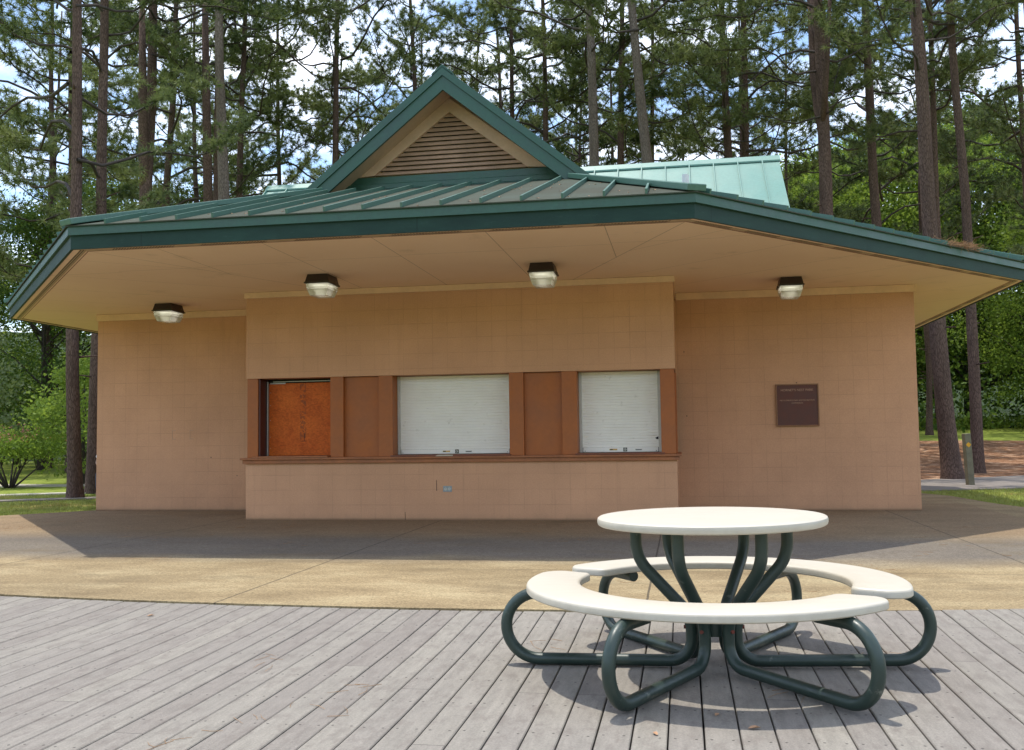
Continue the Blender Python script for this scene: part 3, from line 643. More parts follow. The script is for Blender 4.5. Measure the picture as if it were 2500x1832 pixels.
# ------------------------------------------------------------------ lamps, plaque, outlet
def lamp(x, y, label):
    r = tag(empty('soffit_lamp', (x, y, S)), label, 'ceiling lamp', 'box lamps under the eave')
    MB().frustum((-.137, .137, -.17, .17), -.001, (-.158, .158, -.20, .20), -.102).build('housing', MAT['bronze'], r, bevel=.006)
    MB().box(-.168, .168, -.21, .21, -.121, -.103).box(.168, .176, -.03, .03, -.13, -.10).box(-.176, -.168, -.03, .03, -.13, -.10).build('rim', MAT['bronze'], r, bevel=.003)
    lens = MB()
    lens.frustum((-.150, .150, -.192, .192), -.122, (-.142, .142, -.182, .182), -.19).frustum((-.142, .142, -.182, .182), -.1905, (-.112, .112, -.145, .145), -.272)
    lo = lens.build('lens', MAT['glass'], r, bevel=.008)
    MB().box(-.115, .115, -.15, .15, -.135, -.124).frustum((-.07, .07, -.1, .1), -.14, (-.05, .05, -.08, .08), -.235).build('reflector', MAT['reflector'], r)
lamp(-4.625, .83, 'dark box lamp under the eave over the left wall, leftmost of four')
lamp(-1.375, -1.15, 'dark box lamp under the eave above the orange boarded window')
lamp(1.525, -1.27, 'dark box lamp under the eave, nearest above the brown panel beside the narrow shutter')
lamp(4.66, .66, 'dark box lamp under the eave over the right wall, above the red plaque')

pq = tag(empty('wall_plaque', (4.82, WY, 1.526)), 'dark red square bronze plaque with raised letters on the right wall', 'plaque')
MB().box(-.30, .30, -.022, -.001, -.307, .307).build('plate', MAT['plaque'], pq, bevel=.004)
fr = MB().box(-.302, .302, -.034, -.0225, .290, .307).box(-.302, .302, -.034, -.0225, -.307, -.290).box(-.302, -.285, -.034, -.0225, -.2895, .2895).box(.285, .302, -.034, -.0225, -.2895, .2895)
fr.build('frame', MAT['plaque_rim'], pq, bevel=.003)
def text_mesh(body, size, x, z, parent, mat, name='lettering', y=-.0225, align='CENTER'):
    c = bpy.data.curves.new(name, 'FONT'); c.body = body; c.size = size; c.align_x = align; c.extrude = .0012
    o = bpy.data.objects.new(name + '_src', c); COL.objects.link(o)
    me = bpy.data.meshes.new_from_object(o.evaluated_get(bpy.context.evaluated_depsgraph_get()))
    bpy.data.objects.remove(o); bpy.data.curves.remove(c)
    q = link(name, me, mat, parent); q.location = (x, y, z); q.rotation_euler = (R(90), 0, 0); return q
text_mesh("HORNET'S NEST PARK", .046, 0, .205, pq, MAT['plaque_ink'])
text_mesh("MECKLENBURG PARK AND RECREATION", .0265, 0, .062, pq, MAT['plaque_ink'])
text_mesh("COMMISSION", .0265, 0, .022, pq, MAT['plaque_ink'])

ol = tag(empty('electrical_outlet', (-.018, 0, .425)), 'grey metal electrical outlet cover low on the counter wall', 'outlet')
MB().box(-.062, .062, -.008, -.001, -.04, .04).build('cover_plate', MAT['outlet'], ol, bevel=.003)
for dx_ in (-.027, .027):
    k = MB().tube([(dx_, -.0085, 0), (dx_, -.012, 0)], .018, 16).build('socket', MAT['alum'], ol)
    MB().box(dx_-.007, dx_-.004, -.0135, -.0121, -.007, .007).box(dx_+.004, dx_+.007, -.0135, -.0121, -.007, .007).build('slots', MAT['black'], k)
MB().tube([(0, -.0085, 0), (0, -.011, 0)], .004, 8).build('screw', MAT['amber'], ol)

# ------------------------------------------------------------------ picnic table
TX, TY, TZ = 3.299, -7.976, -0.030
tb = tag(empty('picnic_table', (TX, TY, TZ)), 'round white picnic table with curved benches on bent dark green tubes', 'picnic table')
tb.scale = (.947, .947, .947); tb.rotation_euler = (.0038, -.0085, 0)
def lathe(prof, n=96):
    mb = MB(); m = len(prof); V = [(r*math.cos(2*math.pi*k/n), r*math.sin(2*math.pi*k/n), z) for k in range(n) for r, z in prof]
    F = [(k*m+i, ((k+1) % n)*m+i, ((k+1) % n)*m+i+1, k*m+i+1) for k in range(n) for i in range(m-1)]
    F += [tuple(k*m+m-1 for k in range(n)), tuple((n-1-k)*m for k in range(n))]
    return mb.add(V, F)
RT = 0.604
lathe([(RT-.05, .758), (RT-.012, .757), (RT-.003, .763), (RT, .772), (RT, .786), (RT-.003, .795), (RT-.010, .800), (RT-.03, .802)]).build('tabletop', MAT['white'], tb, smooth=35)
def fillet(pts, rads, seg=9):
    out = [Vector(pts[0])]
    for i in range(1, len(pts)-1):
        p, a, b = Vector(pts[i]), Vector(pts[i-1]), Vector(pts[i+1]); u = (a-p).normalized(); w = (b-p).normalized()
        ang = u.angle(w); d = min(rads[i-1]/math.tan(ang/2), .49*(a-p).length if i > 1 else (a-p).length*.95, .49*(b-p).length if i < len(pts)-2 else (b-p).length*.95); r = d*math.tan(ang/2)
        c = p + (u+w).normalized()*(r/math.sin(ang/2)); s0 = p+u*d; s1 = p+w*d; v0 = s0-c; v1 = s1-c; th = v0.angle(v1)
        for k in range(seg+1):
            t = k/seg; out.append(c + v0*(math.sin((1-t)*th)/math.sin(th)) + v1*(math.sin(t*th)/math.sin(th)))
    out.append(Vector(pts[-1])); return out
TR = .0315
def leg(deg):
    a = R(deg); ca, sa = math.cos(a), math.sin(a)
    path = [(.345, .757), (.345, .575), (.115, .30), (.085, .20)]
    prof = fillet([(.40, .757), (.40, .575), (.118, .27), (.118, .032), (.90, .032)], [.22, .22, .17], 10)[:-1]
    cx, cz, rr = .943, .2095, .1775
    prof += [Vector((cx + rr*math.sin(t), cz - rr*math.cos(t))) for t in np.linspace(0, math.pi, 22)]
    prof += [Vector((.76, .386))]
    pts = [(p[0]*ca, p[0]*sa, p[1]) for p in prof]
    o = MB().tube(pts, TR, 18, ref=(-sa, ca, 0)).build('leg', MAT['tube'], tb, smooth=50)
    MB().bar((.765*ca, .765*sa, .4175), (.87*ca, .87*sa, .4175), .085, .006, lift=-.006).build('mounting_plate', MAT['tube'], o)
    for rr_, zz in ((.132, .21),):
        MB().tube([((rr_-.005)*ca, (rr_-.005)*sa, zz), ((rr_+.027)*ca, (rr_+.027)*sa, zz)], .010, 8).build('bolt', MAT['rust'], o)
for d in (180.5, 244.3, 306.6, 365.3, 61.4, 126.2): leg(d)
hub = MB(); hub.tube([(0, 0, .17), (0, 0, .262)], .066, 24); hub.build('hub', MAT['tube'], tb, smooth=40)
def bench(a0, a1):
    R0, R1, N = .705, .994, 56
    def outline(e):
        P = []; ro, ri = R1-e, R0+e
        def corner(rc_r, ang, sgn_r, sgn_a, rc):   # rounded corner at radius rc_r, angle ang
            pass
        A0, A1 = R(a0), R(a1); rco, rci = .115-e, .06-e
        # outer arc from A0 to A1 leaving room for corner radii, then inner arc back
        do = (rco+e)/R1; di = (rci+e)/R0
        t0, t1 = A0+do, A1-do
        for k in range(N+1): t = t0+(t1-t0)*k/N; P.append((ro*math.cos(t), ro*math.sin(t)))
        def arc(cr, ct, rad, f, t):   # corner arc in the local polar frame (radial, tangential)
            er = Vector((math.cos(ct), math.sin(ct))); et = Vector((-math.sin(ct), math.cos(ct)))
            for k in range(1, 9):
                q = f + (t-f)*k/8; p = er*cr + er*(rad*math.cos(q)) + et*(rad*math.sin(q)); P.append((p.x, p.y))
        arc(R1-.115, t1, rco, 0, math.pi/2)
        u0, u1 = A0+di, A1-di
        er = R0+.06
        P_end = []
        et = Vector((-math.sin(u1), math.cos(u1))); e2 = Vector((math.cos(u1), math.sin(u1)))
        for k in range(0, 9):
            q = math.pi/2 + (math.pi/2)*k/8; p = e2*er + e2*(rci*math.cos(q)) + et*(rci*math.sin(q)); P.append((p.x, p.y))
        for k in range(1, N): t = u1+(u0-u1)*k/N; P.append((ri*math.cos(t), ri*math.sin(t)))
        et = Vector((-math.sin(u0), math.cos(u0))); e2 = Vector((math.cos(u0), math.sin(u0)))
        for k in range(0, 9):
            q = math.pi + (math.pi/2)*k/8; p = e2*er + e2*(rci*math.cos(q)) + et*(rci*math.sin(q)); P.append((p.x, p.y))
        et = Vector((-math.sin(t0), math.cos(t0))); e2 = Vector((math.cos(t0), math.sin(t0)))
        for k in range(0, 8):
            q = -math.pi/2 + (math.pi/2)*k/8; p = e2*(R1-.115) + e2*(rco*math.cos(q)) + et*(rco*math.sin(q)); P.append((p.x, p.y))
        return P
    lay = [(.02, .416), (.006, .417), (.0, .423), (.0, .446), (.003, .454), (.009, .459), (.022, .461)]
    rings = [[(x, y, z) for x, y in outline(e)] for e, z in lay]; n = len(rings[0]); mb = MB()
    V = [p for r_ in rings for p in r_]
    F = [(i*n+k, i*n+(k+1) % n, (i+1)*n+(k+1) % n, (i+1)*n+k) for i in range(len(lay)-1) for k in range(n)]
    F += [tuple(range(n-1, -1, -1)), tuple(range((len(lay)-1)*n, len(lay)*n))]
    mb.add(V, F).build('seat', MAT['white'], tb, smooth=35)
bench(159, 326); bench(-21, 149)

# ------------------------------------------------------------------ trees
def rnd_unit(rs, n):
    v = rs.normal(size=(n, 3)); return v/np.linalg.norm(v, axis=1)[:, None]
def pine_crown(seed, z0, z1, L0, nb, tufts=1.0, sector=None):
    rs = np.random.RandomState(seed); mb = MB(); TP = []; TD = []
    for i in range(nb):
        f = (i + rs.rand())/nb; z = z0 + (z1-z0)*f; ph = i*2.39996 + rs.uniform(-.5, .5) if sector is None else sector[0] + (sector[1]-sector[0])*((i*.618) % 1)
        L = (L0*(1-f**1.6)*rs.uniform(.6, 1.15) + .7)
        if f < .15: L *= rs.uniform(.6, 1.0)
        e0 = rs.uniform(-.15, .5) + .5*f; bend = rs.uniform(-.55, .15); curl = rs.uniform(.1, .7)
        er = np.array([math.cos(ph), math.sin(ph), 0]); et = np.array([-er[1], er[0], 0]); k1 = rs.uniform(-.25, .25)
        ss = np.linspace(0, 1, 8)
        pts = [np.array([0, 0, z]) + er*(L*q) + et*(L*k1*q*q + .04*L*math.sin(6*q+i)) + np.array([0, 0, L*(e0*q + bend*q*q + curl*q**3*.6) + .05*L*math.sin(9*q+2*i)]) for q in ss]
        r0 = .010 + .0075*L; mb.tube(pts, [r0*(1-.8*q)+.004 for q in ss], 5, caps=False)
        def at(q):
            k = min(6, int(q*7)); w = q*7-k; p = pts[k]*(1-w)+pts[k+1]*w; d = pts[k+1]-pts[k]; return p, d/np.linalg.norm(d)
        ns = max(5, int(L*4.6)); q0 = rs.uniform(.38, .6)
        for jn in range(ns+1):
            q = q0 + (1-q0)*(jn + rs.rand()*.6)/(ns+.6); q = min(q, 1.0); p, d = at(q)
            sg = 1 if (jn+i) % 2 else -1; an = sg*rs.uniform(.5, 1.25) if jn < ns else 0
            side = np.cross([0, 0, 1.0], d); side /= np.linalg.norm(side)+1e-9
            dd = d*math.cos(an) + side*math.sin(an) + np.array([0, 0, rs.uniform(-.05, .45)]); dd /= np.linalg.norm(dd)
            ls = rs.uniform(.3, .85)*(1.2-.5*q)*(L/4)**.4
            mid = p + dd*ls*.55; en = p + dd*ls + np.array([0, 0, .12*ls])
            mb.tube([p, mid, en], [.009, .007, .004], 3, caps=False)
            for t in (.55, .8, 1.0):
                if rs.rand() > tufts: continue
                c = p + (en-p)*t; TP.append(c); TD.append(dd + [0, 0, .35])
                if rs.rand() < .7:
                    w = rnd_unit(rs, 1)[0]*.6 + dd*.6 + [0, 0, .2]; w /= np.linalg.norm(w); e2 = c + w*rs.uniform(.2, .42)
                    mb.tube([c, e2], [.006, .004], 3, caps=False); TP.append(e2); TD.append(w + [0, 0, .3])
    TP = np.array(TP); TD = np.array(TD); TD /= np.linalg.norm(TD, axis=1)[:, None]
    nt = len(TP); nbld = 26
    P = np.repeat(TP, nbld, 0); D = np.repeat(TD, nbld, 0); n = len(P)
    d = D*.38 + rnd_unit(rs, n); d /= np.linalg.norm(d, axis=1)[:, None]
    P = P - D*rs.uniform(0, .05, (n, 1)); ln = rs.uniform(.13, .24, (n, 1))
    sd = np.cross(d, rnd_unit(rs, n)); sd /= np.linalg.norm(sd, axis=1)[:, None]+1e-9
    a = P - sd*.0105; b = P + sd*.0105; c = P + d*ln + np.array([0, 0, -.02])
    V = np.stack([a, b, c], 1).reshape(-1, 3); F = np.arange(n*3).reshape(-1, 3)
    crown = fastmesh('crown', V, F); crown.materials.append(MAT['needle'])
    br = bpy.data.meshes.new('limbs'); br.from_pydata(mb.v, [], mb.f); br.materials.append(MAT['twig'])
    br.polygons.foreach_set('use_smooth', [True]*len(br.polygons))
    return br, crown
CROWNS = {
    'low1': pine_crown(1, 4.6, 18, 3.8, 24, sector=(2.1, 4.4)), 'low2': pine_crown(2, 5.2, 19, 4.2, 32), 'low3': pine_crown(7, 4.2, 17, 3.8, 30),
    'mid1': pine_crown(3, 7.0, 21, 4.2, 29), 'mid2': pine_crown(4, 8.2, 21, 4.1, 27),
    'high1': pine_crown(5, 10.0, 23, 4.2, 27), 'high2': pine_crown(6, 11.5, 24, 4.0, 25),
}
def pine(x, y, lx, ly, diam, kind, label, bark='bark', group='pines around the pavilion', forks=(), s=1.0, rot=None):
    h = {'low': 18, 'mid': 21, 'hig': 23.5}[kind[:3]]*s
    rs = random.Random(int(x*100)+int(y*10)); gz = ground_z(x, y)
    r = tag(empty('pine_tree', (x, y, gz)), label, 'pine tree', group)
    r.rotation_euler = Vector((lx, ly, 1)).to_track_quat('Z', 'Y').to_euler()
    zs = [-.3, 0, .25, .7, 1.5] + [1.5 + (h-1.7)*k/14 for k in range(1, 15)]
    r0 = diam/2*(1.0 if x > 9 else 1.1); pa, pb = rs.uniform(0, 6), rs.uniform(0, 6)
    pts = [(.05*math.sin(z*.45+pa)+.03*math.sin(z*1.1+pb)-.05*math.sin(pa), .05*math.sin(z*.4+pb), z) for z in zs]
    rad = [r0*(1.35 if z < .1 else 1.15 if z < .5 else 1.03 if z < 1 else max(.12, 1-.032*z)) for z in zs]
    mb = MB().tube(pts, rad, 14)
    for f in forks:
        mb.tube([Vector(p) for p in f[0]], f[1], 12)
    # a few dead stubs
    for k in range(5):
        z = rs.uniform(2.5, 9); a = rs.uniform(0, 6.28); rr = r0*(1-.032*z); d = Vector((math.cos(a), math.sin(a), rs.uniform(-.1, .4)))
        mb.tube([Vector((0, 0, z)) + d*rr*.6, Vector((0, 0, z)) + d*(rr+rs.uniform(.08, .5))], [.028, .008], 5)
    mb.build('trunk', MAT[bark], r, smooth=True)
    br, cr_ = CROWNS[kind]
    az_ = rs.uniform(0, 6.28) if rot is None else rot
    for nm, me in (('limbs', br), ('crown', cr_)):
        o = bpy.data.objects.new(nm, me); COL.objects.link(o); o.parent = r; o.rotation_euler = (0, 0, az_); o.scale = (s, s, s)
    return r
NEAR = 'pines around the pavilion'
pine(-9.63, 6.02, -.0185, -.0032, .27, 'low1', 'dark pine trunk standing clear of the left wall beside the lawn path', rot=0.0)
pine(-10.44, 7.91, .0106, .0018, .28, 'high1', 'bare pine trunk cut by the left edge of the pavilion wall')
pine(-14.56, 16.33, .037, .0064, .50, 'high1', 'thick pine that forks into two upright stems above the left roof end', s=1.1,
     forks=[([(0, 0, 9.2), (-.25, 0, 10.4), (-.55, 0, 12), (-.85, .1, 16)], [.17, .17, .15, .08])])
pine(-16.47, 21.07, .036, .006, .37, 'mid2', 'thin shaded pine between the forked pine and the V shaped pine', s=1.15)
pine(-13.0, 18.6, .020, .003, .34, 'high2', 'twin stemmed pine whose two trunks part in a V at the roof', s=1.15,
     forks=[([(0, 0, 2.6), (-.22, 0, 4.6), (-.62, 0, 7.5), (-1.15, 0, 11.5), (-1.7, 0, 16)], [.17, .18, .17, .15, .10])])
pine(-11.03, 15.93, -.0197, -.0034, .45, 'high2', 'stout pale grey barked pine above the left half of the roof', 'barkg', s=1.25)
pine(-13.04, 20.65, .0167, .0029, .32, 'high1', 'slim straight pine just right of the stout pale trunk', 'bark', s=1.25)
pine(-13.73, 26.62, -.0116, -.002, .28, 'mid2', 'slender pine with low boughs and crooked side limb above the left roof slope', s=1.2)
pine(-10.47, 23.13, .0289, .005, .37, 'high1', 'pine trunk rising just left of the gable roof', s=1.15)
pine(-3.59, 28.38, -.015, -.0026, .36, 'mid2', 'thin dark pine rising right of the gable peak, nearest to the peak', s=1.2)
pine(-2.04, 26.62, -.0094, -.0016, .37, 'mid2', 'pine trunk above the right slope of the gable with a drooping limb', s=1.25)
pine(.46, 19.95, -.0087, -.0015, .47, 'high2', 'stout sunlit pine at the left end of the bright teal roof panel', 'barkg', s=1.2)
pine(.84, 25.09, .0174, .003, .39, 'high1', 'dark pine with many limbs between two pale trunks over the teal roof', s=1.1)
pine(2.87, 19.35, -.0641, -.0111, .47, 'high2', 'pale barked pine leaning left over the middle of the teal roof', 'barkg', s=1.2)
pine(1.93, 31.37, .0138, .0024, .35, 'high1', 'slim upright pine half hidden behind the leaning pale pine', s=1.2)
pine(5.11, 23.8, -.0043, -.0007, .43, 'high1', 'brown pine over the teal roof end, left one of a close pair', s=1.1)
pine(5.85, 25.96, .0021, .0004, .45, 'mid2', 'brown pine over the teal roof end, right one of a close pair', s=1.15)
pine(7.7, 18.16, .0007, .0001, .50, 'high1', 'heavy pine with a forked top standing just right of the teal roof', s=1.0,
     forks=[([(0, 0, 10.4), (.45, 0, 11.4), (.85, 0, 12.6), (1.0, 0, 17)], [.13, .14, .12, .08]), ([(0, 0, 10.8), (-.35, 0, 11.8), (-.7, 0, 12.8), (-1.2, 0, 14.5)], [.09, .10, .085, .05])])
pine(10.0, 21.6, -.0167, -.0029, .44, 'high2', 'straight dark pine second to the right of the teal roof', s=1.05)
pine(9.64, 12.41, -.043, -.0075, .45, 'high1', 'big leaning pine beside the right path, nearest the trail post', 'bark', s=1.0)
pine(11.18, 15.72, -.019, -.0033, .33, 'high2', 'upright pine behind the trail post', s=1.0)
pine(11.95, 22.1, .0007, .0001, .30, 'high1', 'dark pine hidden behind the big leaning pine by the right path', s=1.1)
pine(15.5, 23.57, -.0197, -.0034, .30, 'mid2', 'thin pine at the far right edge of the photo', s=1.1)
rs = random.Random(11)
FARL = 'tall pine far behind the pavilion, mostly hidden by nearer trunks'
far = [(-33, 24), (-29, 33), (-25, 27), (-22, 38), (-19, 31), (-17, 46), (-12, 38), (-8.5, 44), (-9, 30), (-6, 36), (-2, 41), (-3, 50), (0.5, 40), (3.5, 48), (6.5, 37), (9.5, 44), (12.5, 31), (15, 40), (19, 34), (-27, 46), (22, 29), (-20.5, 22)]
for i, (x, y) in enumerate(far):
    k = ['low2', 'low3', 'mid1', 'low2', 'low3'][i % 5]
    pine(x + rs.uniform(-.7, .7), y + rs.uniform(-1, 1), rs.uniform(-.03, .03), rs.uniform(-.02, .02), rs.uniform(.30, .44), k, FARL, group='pines far behind the pavilion', s=rs.uniform(1.3, 1.5))

def broadleaf(seed, h, w, z0, nleaf, size, leafmat, droop=0.0, nclump=120):
    rs = np.random.RandomState(seed); C = []
    mb = MB()
    mb.tube([(0, 0, -.2), (.04, 0, h*.15), (-.05, .05, h*.35), (.05, 0, h*.6), (0, 0, h*.82)], [.035*h*.55, .03*h*.5, .025*h*.45, .014*h*.4, .01], 9)
    for i in range(nclump):
        f = rs.rand()**.8; z = z0 + (h-z0)*f; prof = math.sin(math.pi*min(1, .18 + .80*f))**.7; a = rs.rand()*6.283
        r = w/2*prof*(.35 + .65*math.sqrt(rs.rand()))*(1 + .22*math.sin(3*a+seed) + .15*math.sin(5*a+2*seed+4*f))
        c = np.array([r*math.cos(a), r*math.sin(a), z + rs.uniform(-.3, .3) - droop*r]); C.append(c)
        if i % 3 == 0:
            zb = max(h*.12, z - r*.8); mb.tube([(0, 0, zb), (c[0]*.5, c[1]*.5, (zb+c[2])/2 + .1*r), tuple(c)], [.012*h*.35, .008*h*.3, .006], 4, caps=False)
    C = np.array(C); n = nleaf; idx = rs.randint(0, len(C), n); cs = rs.uniform(.5, 1.15, len(C))[idx][:, None]*w*.085
    P = C[idx] + rs.normal(size=(n, 3))*cs*np.array([1, 1, .7])
    u = rnd_unit(rs, n); u[:, 2] -= .25; u /= np.linalg.norm(u, axis=1)[:, None]; v = np.cross(u, rnd_unit(rs, n)); v /= np.linalg.norm(v, axis=1)[:, None]
    sz = size*rs.uniform(.6, 1.25, (n, 1))
    V = np.stack([P - u*sz*.5, P + v*sz*.32, P + u*sz*.5, P - v*sz*.32], 1).reshape(-1, 3); F = np.arange(n*4).reshape(-1, 4)
    crown = fastmesh('crown', V, F); crown.materials.append(leafmat)
    tr = bpy.data.meshes.new('trunk'); tr.from_pydata(mb.v, [], mb.f); tr.materials.append(MAT['twig']); tr.polygons.foreach_set('use_smooth', [True]*len(tr.polygons))
    return tr, crown
def place_tree(src, x, y, label, s=1.0, rz=0.0, name='leafy_tree', cat='tree', group=None):
    r = tag(empty(name, (x, y, ground_z(x, y)-.05), (0, 0, rz)), label, cat, group); r.scale = (s, s, s)
    for nm, me in zip(('trunk', 'crown'), src):
        o = bpy.data.objects.new(nm, me); COL.objects.link(o); o.parent = r
    return r
B1 = broadleaf(21, 12, 8.5, 2.2, 26000, .15, MAT['leafb']); B2 = broadleaf(22, 14, 9, 2.0, 24000, .17, MAT['leafd'], nclump=150); B3 = broadleaf(23, 10, 7, 1.6, 22000, .14, MAT['leafb'])
# trees of the left lawn
place_tree(broadleaf(31, 3.5, 3.2, .55, 9000, .11, MAT['leafb'], nclump=90), -13.7, 12.4, 'small bright green tree on the lawn behind the dark left pine', name='young_tree')
place_tree(broadleaf(32, 5.2, 4.6, .8, 9000, .14, MAT['leafs'], nclump=90), -21.5, 16.5, 'silvery green rounded tree at the far left behind the flowering bush', name='young_tree')
# crape myrtle: several stems and a flat topped crown with pinkish blossom
cm = tag(empty('flowering_bush', (-14.6, 10.5, ground_z(-14.6, 10.5))), 'low multi stemmed flowering bush with pinkish tips by the left lawn path', 'bush')
rs2 = np.random.RandomState(5); mb = MB(); tips = []
for k in range(9):
    a = k*.7 + rs2.rand()*.4; rr = rs2.uniform(.35, .95); e = Vector((rr*math.cos(a), rr*math.sin(a), rs2.uniform(.55, .85)))
    mb.tube([(.06*math.cos(a), .06*math.sin(a), -.03), e*.45 + Vector((0, 0, -.05)), e], [.035, .026, .016], 6)
    for q in range(3):
        t = e + Vector((rs2.uniform(-.4, .4), rs2.uniform(-.4, .4), rs2.uniform(.25, .65))); mb.tube([e*.85, (e+t)/2, t], [.016, .011, .006], 4); tips.append(t)
mb.build('stems', MAT['twig'], cm, smooth=True)
def cloud(C, n, spread, size, seed, mat, name, parent):
    rs_ = np.random.RandomState(seed); C = np.array(C); idx = rs_.randint(0, len(C), n); P = C[idx] + rs_.normal(size=(n, 3))*np.array(spread)
    u = rnd_unit(rs_, n); v = np.cross(u, rnd_unit(rs_, n)); v /= np.linalg.norm(v, axis=1)[:, None]; sz = size*rs_.uniform(.6, 1.3, (n, 1))
    V = np.stack([P-u*sz*.5, P+v*sz*.3, P+u*sz*.5, P-v*sz*.3], 1).reshape(-1, 3)
    return link(name, fastmesh(name, V, np.arange(n*4).reshape(-1, 4)), mat, parent)
tp = [tuple(t) for t in tips]
cloud(tp, 8000, (.26, .26, .12), .075, 6, MAT['leafb'], 'crown', cm)
cloud([(t[0], t[1], t[2]+.20) for t in tp if t[2] > 1.05], 420, (.2, .2, .06), .06, 8, MAT['leafp'], 'blossom', cm)
WG = 'leafy trees at the edge of the wood'
WL = 'broad leafy tree at the left edge of the wood beyond the lawn'; WR = 'broad leafy tree in the wood beyond the right lawn'
i = 0
for x, y, b, s in ((-34, 27, B2, 1.0), (-29, 21, B2, .9), (-27, 32, B1, 1.0), (-24, 25, B2, .8), (-21, 34, B2, 1.0), (-18, 28, B2, .8), (-38, 34, B2, 1.2), (-31, 40, B2, 1.2), (-23, 44, B2, 1.1), (-41, 24, B2, 1.1), (-17.5, 38, B1, .9), (-15.5, 33, B2, .75)):
    place_tree(b, x, y, WL, s, i*1.3, 'leafy_tree', 'tree', WG + ' on the left'); i += 1
for x, y, b, s in ((16, 54, B1, 1.6), (21, 51, B1, 1.5), (25, 52, B2, 1.3), (29, 48, B2, 1.1), (17.5, 59, B1, 1.7), (12.2, 55, B1, 1.5), (9.5, 52, B1, 1.4), (20, 56, B3, 1.6), (27, 55, B3, 1.6), (13.5, 60, B3, 1.9), (33, 46, B2, 1.0), (35, 52, B2, 1.2), (23, 60, B2, 1.6), (30, 57, B2, 1.4), (22.5, 43, B3, 1.15), (28, 38, B3, 1.1)):
    place_tree(b, x, y, WR, s, i*1.3, 'leafy_tree', 'tree', WG + ' on the right'); i += 1
# far wood and undergrowth, one mass
rsw = np.random.RandomState(9); C = []
for k in range(900):
    ang = rsw.uniform(-1.05, .95); d = rsw.uniform(58, 92); x = 3 + d*math.sin(ang - .17); y = -13 + d*math.cos(ang - .17)
    C.append((x, y, ground_z(x, y) + rsw.rand()**1.5*(4 + .14*(d-58)) ))
wd = cloud(C, 130000, (1.4, 1.4, 1.0), .32, 10, MAT['leafd'], 'woodland', None); tag(wd, 'dark far off wood and undergrowth closing the view', 'woodland', kind='stuff')
C = []
for k in range(120):
    x = rsw.uniform(9, 30); y = 46 + rsw.uniform(-1.5, 2.5) + .12*(x-10); C.append((x, y, ground_z(x, y)+.25))
us = cloud(C, 9000, (.5, .5, .22), .2, 12, MAT['leafb'], 'undergrowth', None); tag(us, 'bright low leafy undergrowth along the far edge of the right lawn', 'undergrowth', kind='stuff')

# ------------------------------------------------------------------ grass, straw, leaves
def blades(name, regions, n, h, seed, mat, label):
    rs_ = np.random.RandomState(seed); P = []
    for (x0, x1, y0, y1), w in regions:
        m = int(n*w); P.append(np.stack([rs_.uniform(x0, x1, m), rs_.uniform(y0, y1, m)], 1))
    P = np.concatenate(P)
    def inside(px, py, poly):
        c = np.zeros(len(px), bool); j = len(poly)-1
        for i_ in range(len(poly)):
            xi, yi = poly[i_]; xj, yj = poly[j]
            cond = ((yi > py) != (yj > py)) & (px < (xj-xi)*(py-yi)/(yj-yi+1e-12)+xi); c ^= cond; j = i_
        return c
    keep = ~inside(P[:, 0], P[:, 1], pts)
    for poly in ([(6.9, 7.0), (7.8, 7.56), (9.95, 8.3), (13.5, 9.9), (20, 11.5), (20, 16), (14.5, 15.2), (11.7, 13.9), (10.2, 12.9), (8.8, 11.98), (6.9, 11.2)], [(-22, 1.3), (-10.6, 4.89), (-8.98, 5.74), (-6.5, 7.2), (-6.7, 7.7), (-9.35, 6.22), (-10.85, 5.36), (-22, 1.75)],
                 [(WX0, WY), (WX1, WY), (WX1, 9.3), (WX0, 9.3)]):
        keep &= ~inside(P[:, 0], P[:, 1], poly)
    P = P[keep]; m = len(P); z = np.array([ground_z(a, b) for a, b in P])
    B = np.stack([P[:, 0], P[:, 1], z-.005], 1); a = rs_.uniform(0, 6.283, m); hh = h*rs_.uniform(.4, 1.3, (m, 1))
    s_ = np.stack([np.cos(a), np.sin(a), 0*a], 1)*.006; t = B + rs_.normal(size=(m, 3))*np.array([.4, .4, 0])*hh + np.array([0, 0, 1])*hh
    V = np.stack([B-s_, B+s_, t], 1).reshape(-1, 3)
    o = link(name, fastmesh(name, V, np.arange(m*3).reshape(-1, 3)), mat); tag(o, label, 'grass', kind='stuff')
blades('grass', [((-13, -6.3, -2.5, 7.2), .55), ((7.2, 13, .4, 9.2), .45)], 60000, .055, 14, MAT['grassb'], 'short patchy grass beside the paving on both sides of the pavilion')

def straws(name, pts_, n, ln, seed, label, mat, w=.0011, spread=None):
    rs_ = np.random.RandomState(seed); mb = MB()
    for (x, y, z, sp, k) in pts_:
        for q in range(k):
            a = rs_.uniform(0, 6.283); c = Vector((x + rs_.normal()*sp, y + rs_.normal()*sp, z + rs_.uniform(.001, .004)))
            L = ln*rs_.uniform(.5, 1.2); b = a + rs_.uniform(-.5, .5); m_ = c + Vector((math.cos(a), math.sin(a), 0))*L*.5; e = m_ + Vector((math.cos(b), math.sin(b), 0))*L*.5
            mb.tube([c, m_, e], [w, w, w*.6], 4, caps=False)
    tag(mb.build(name, mat), label, 'pine straw', kind='stuff')
rs3 = random.Random(3); sp = []
for k in range(17):
    x = rs3.uniform(-4, 6.5); y = rs3.uniform(-10.2, -7.2); sp.append((x, y, deck_z(x, y)+.001, .07, rs3.randint(2, 5)))
for k in range(46):
    x = rs3.uniform(-7, 7); y = rs3.uniform(-6.0, -.2); sp.append((x, y, .001, .12, rs3.randint(2, 6)))
straws('pine_straw', sp, 0, .13, 2, 'loose fallen pine needles scattered on deck and paving', MAT['straw'])
mb = MB(); rs_ = np.random.RandomState(7)
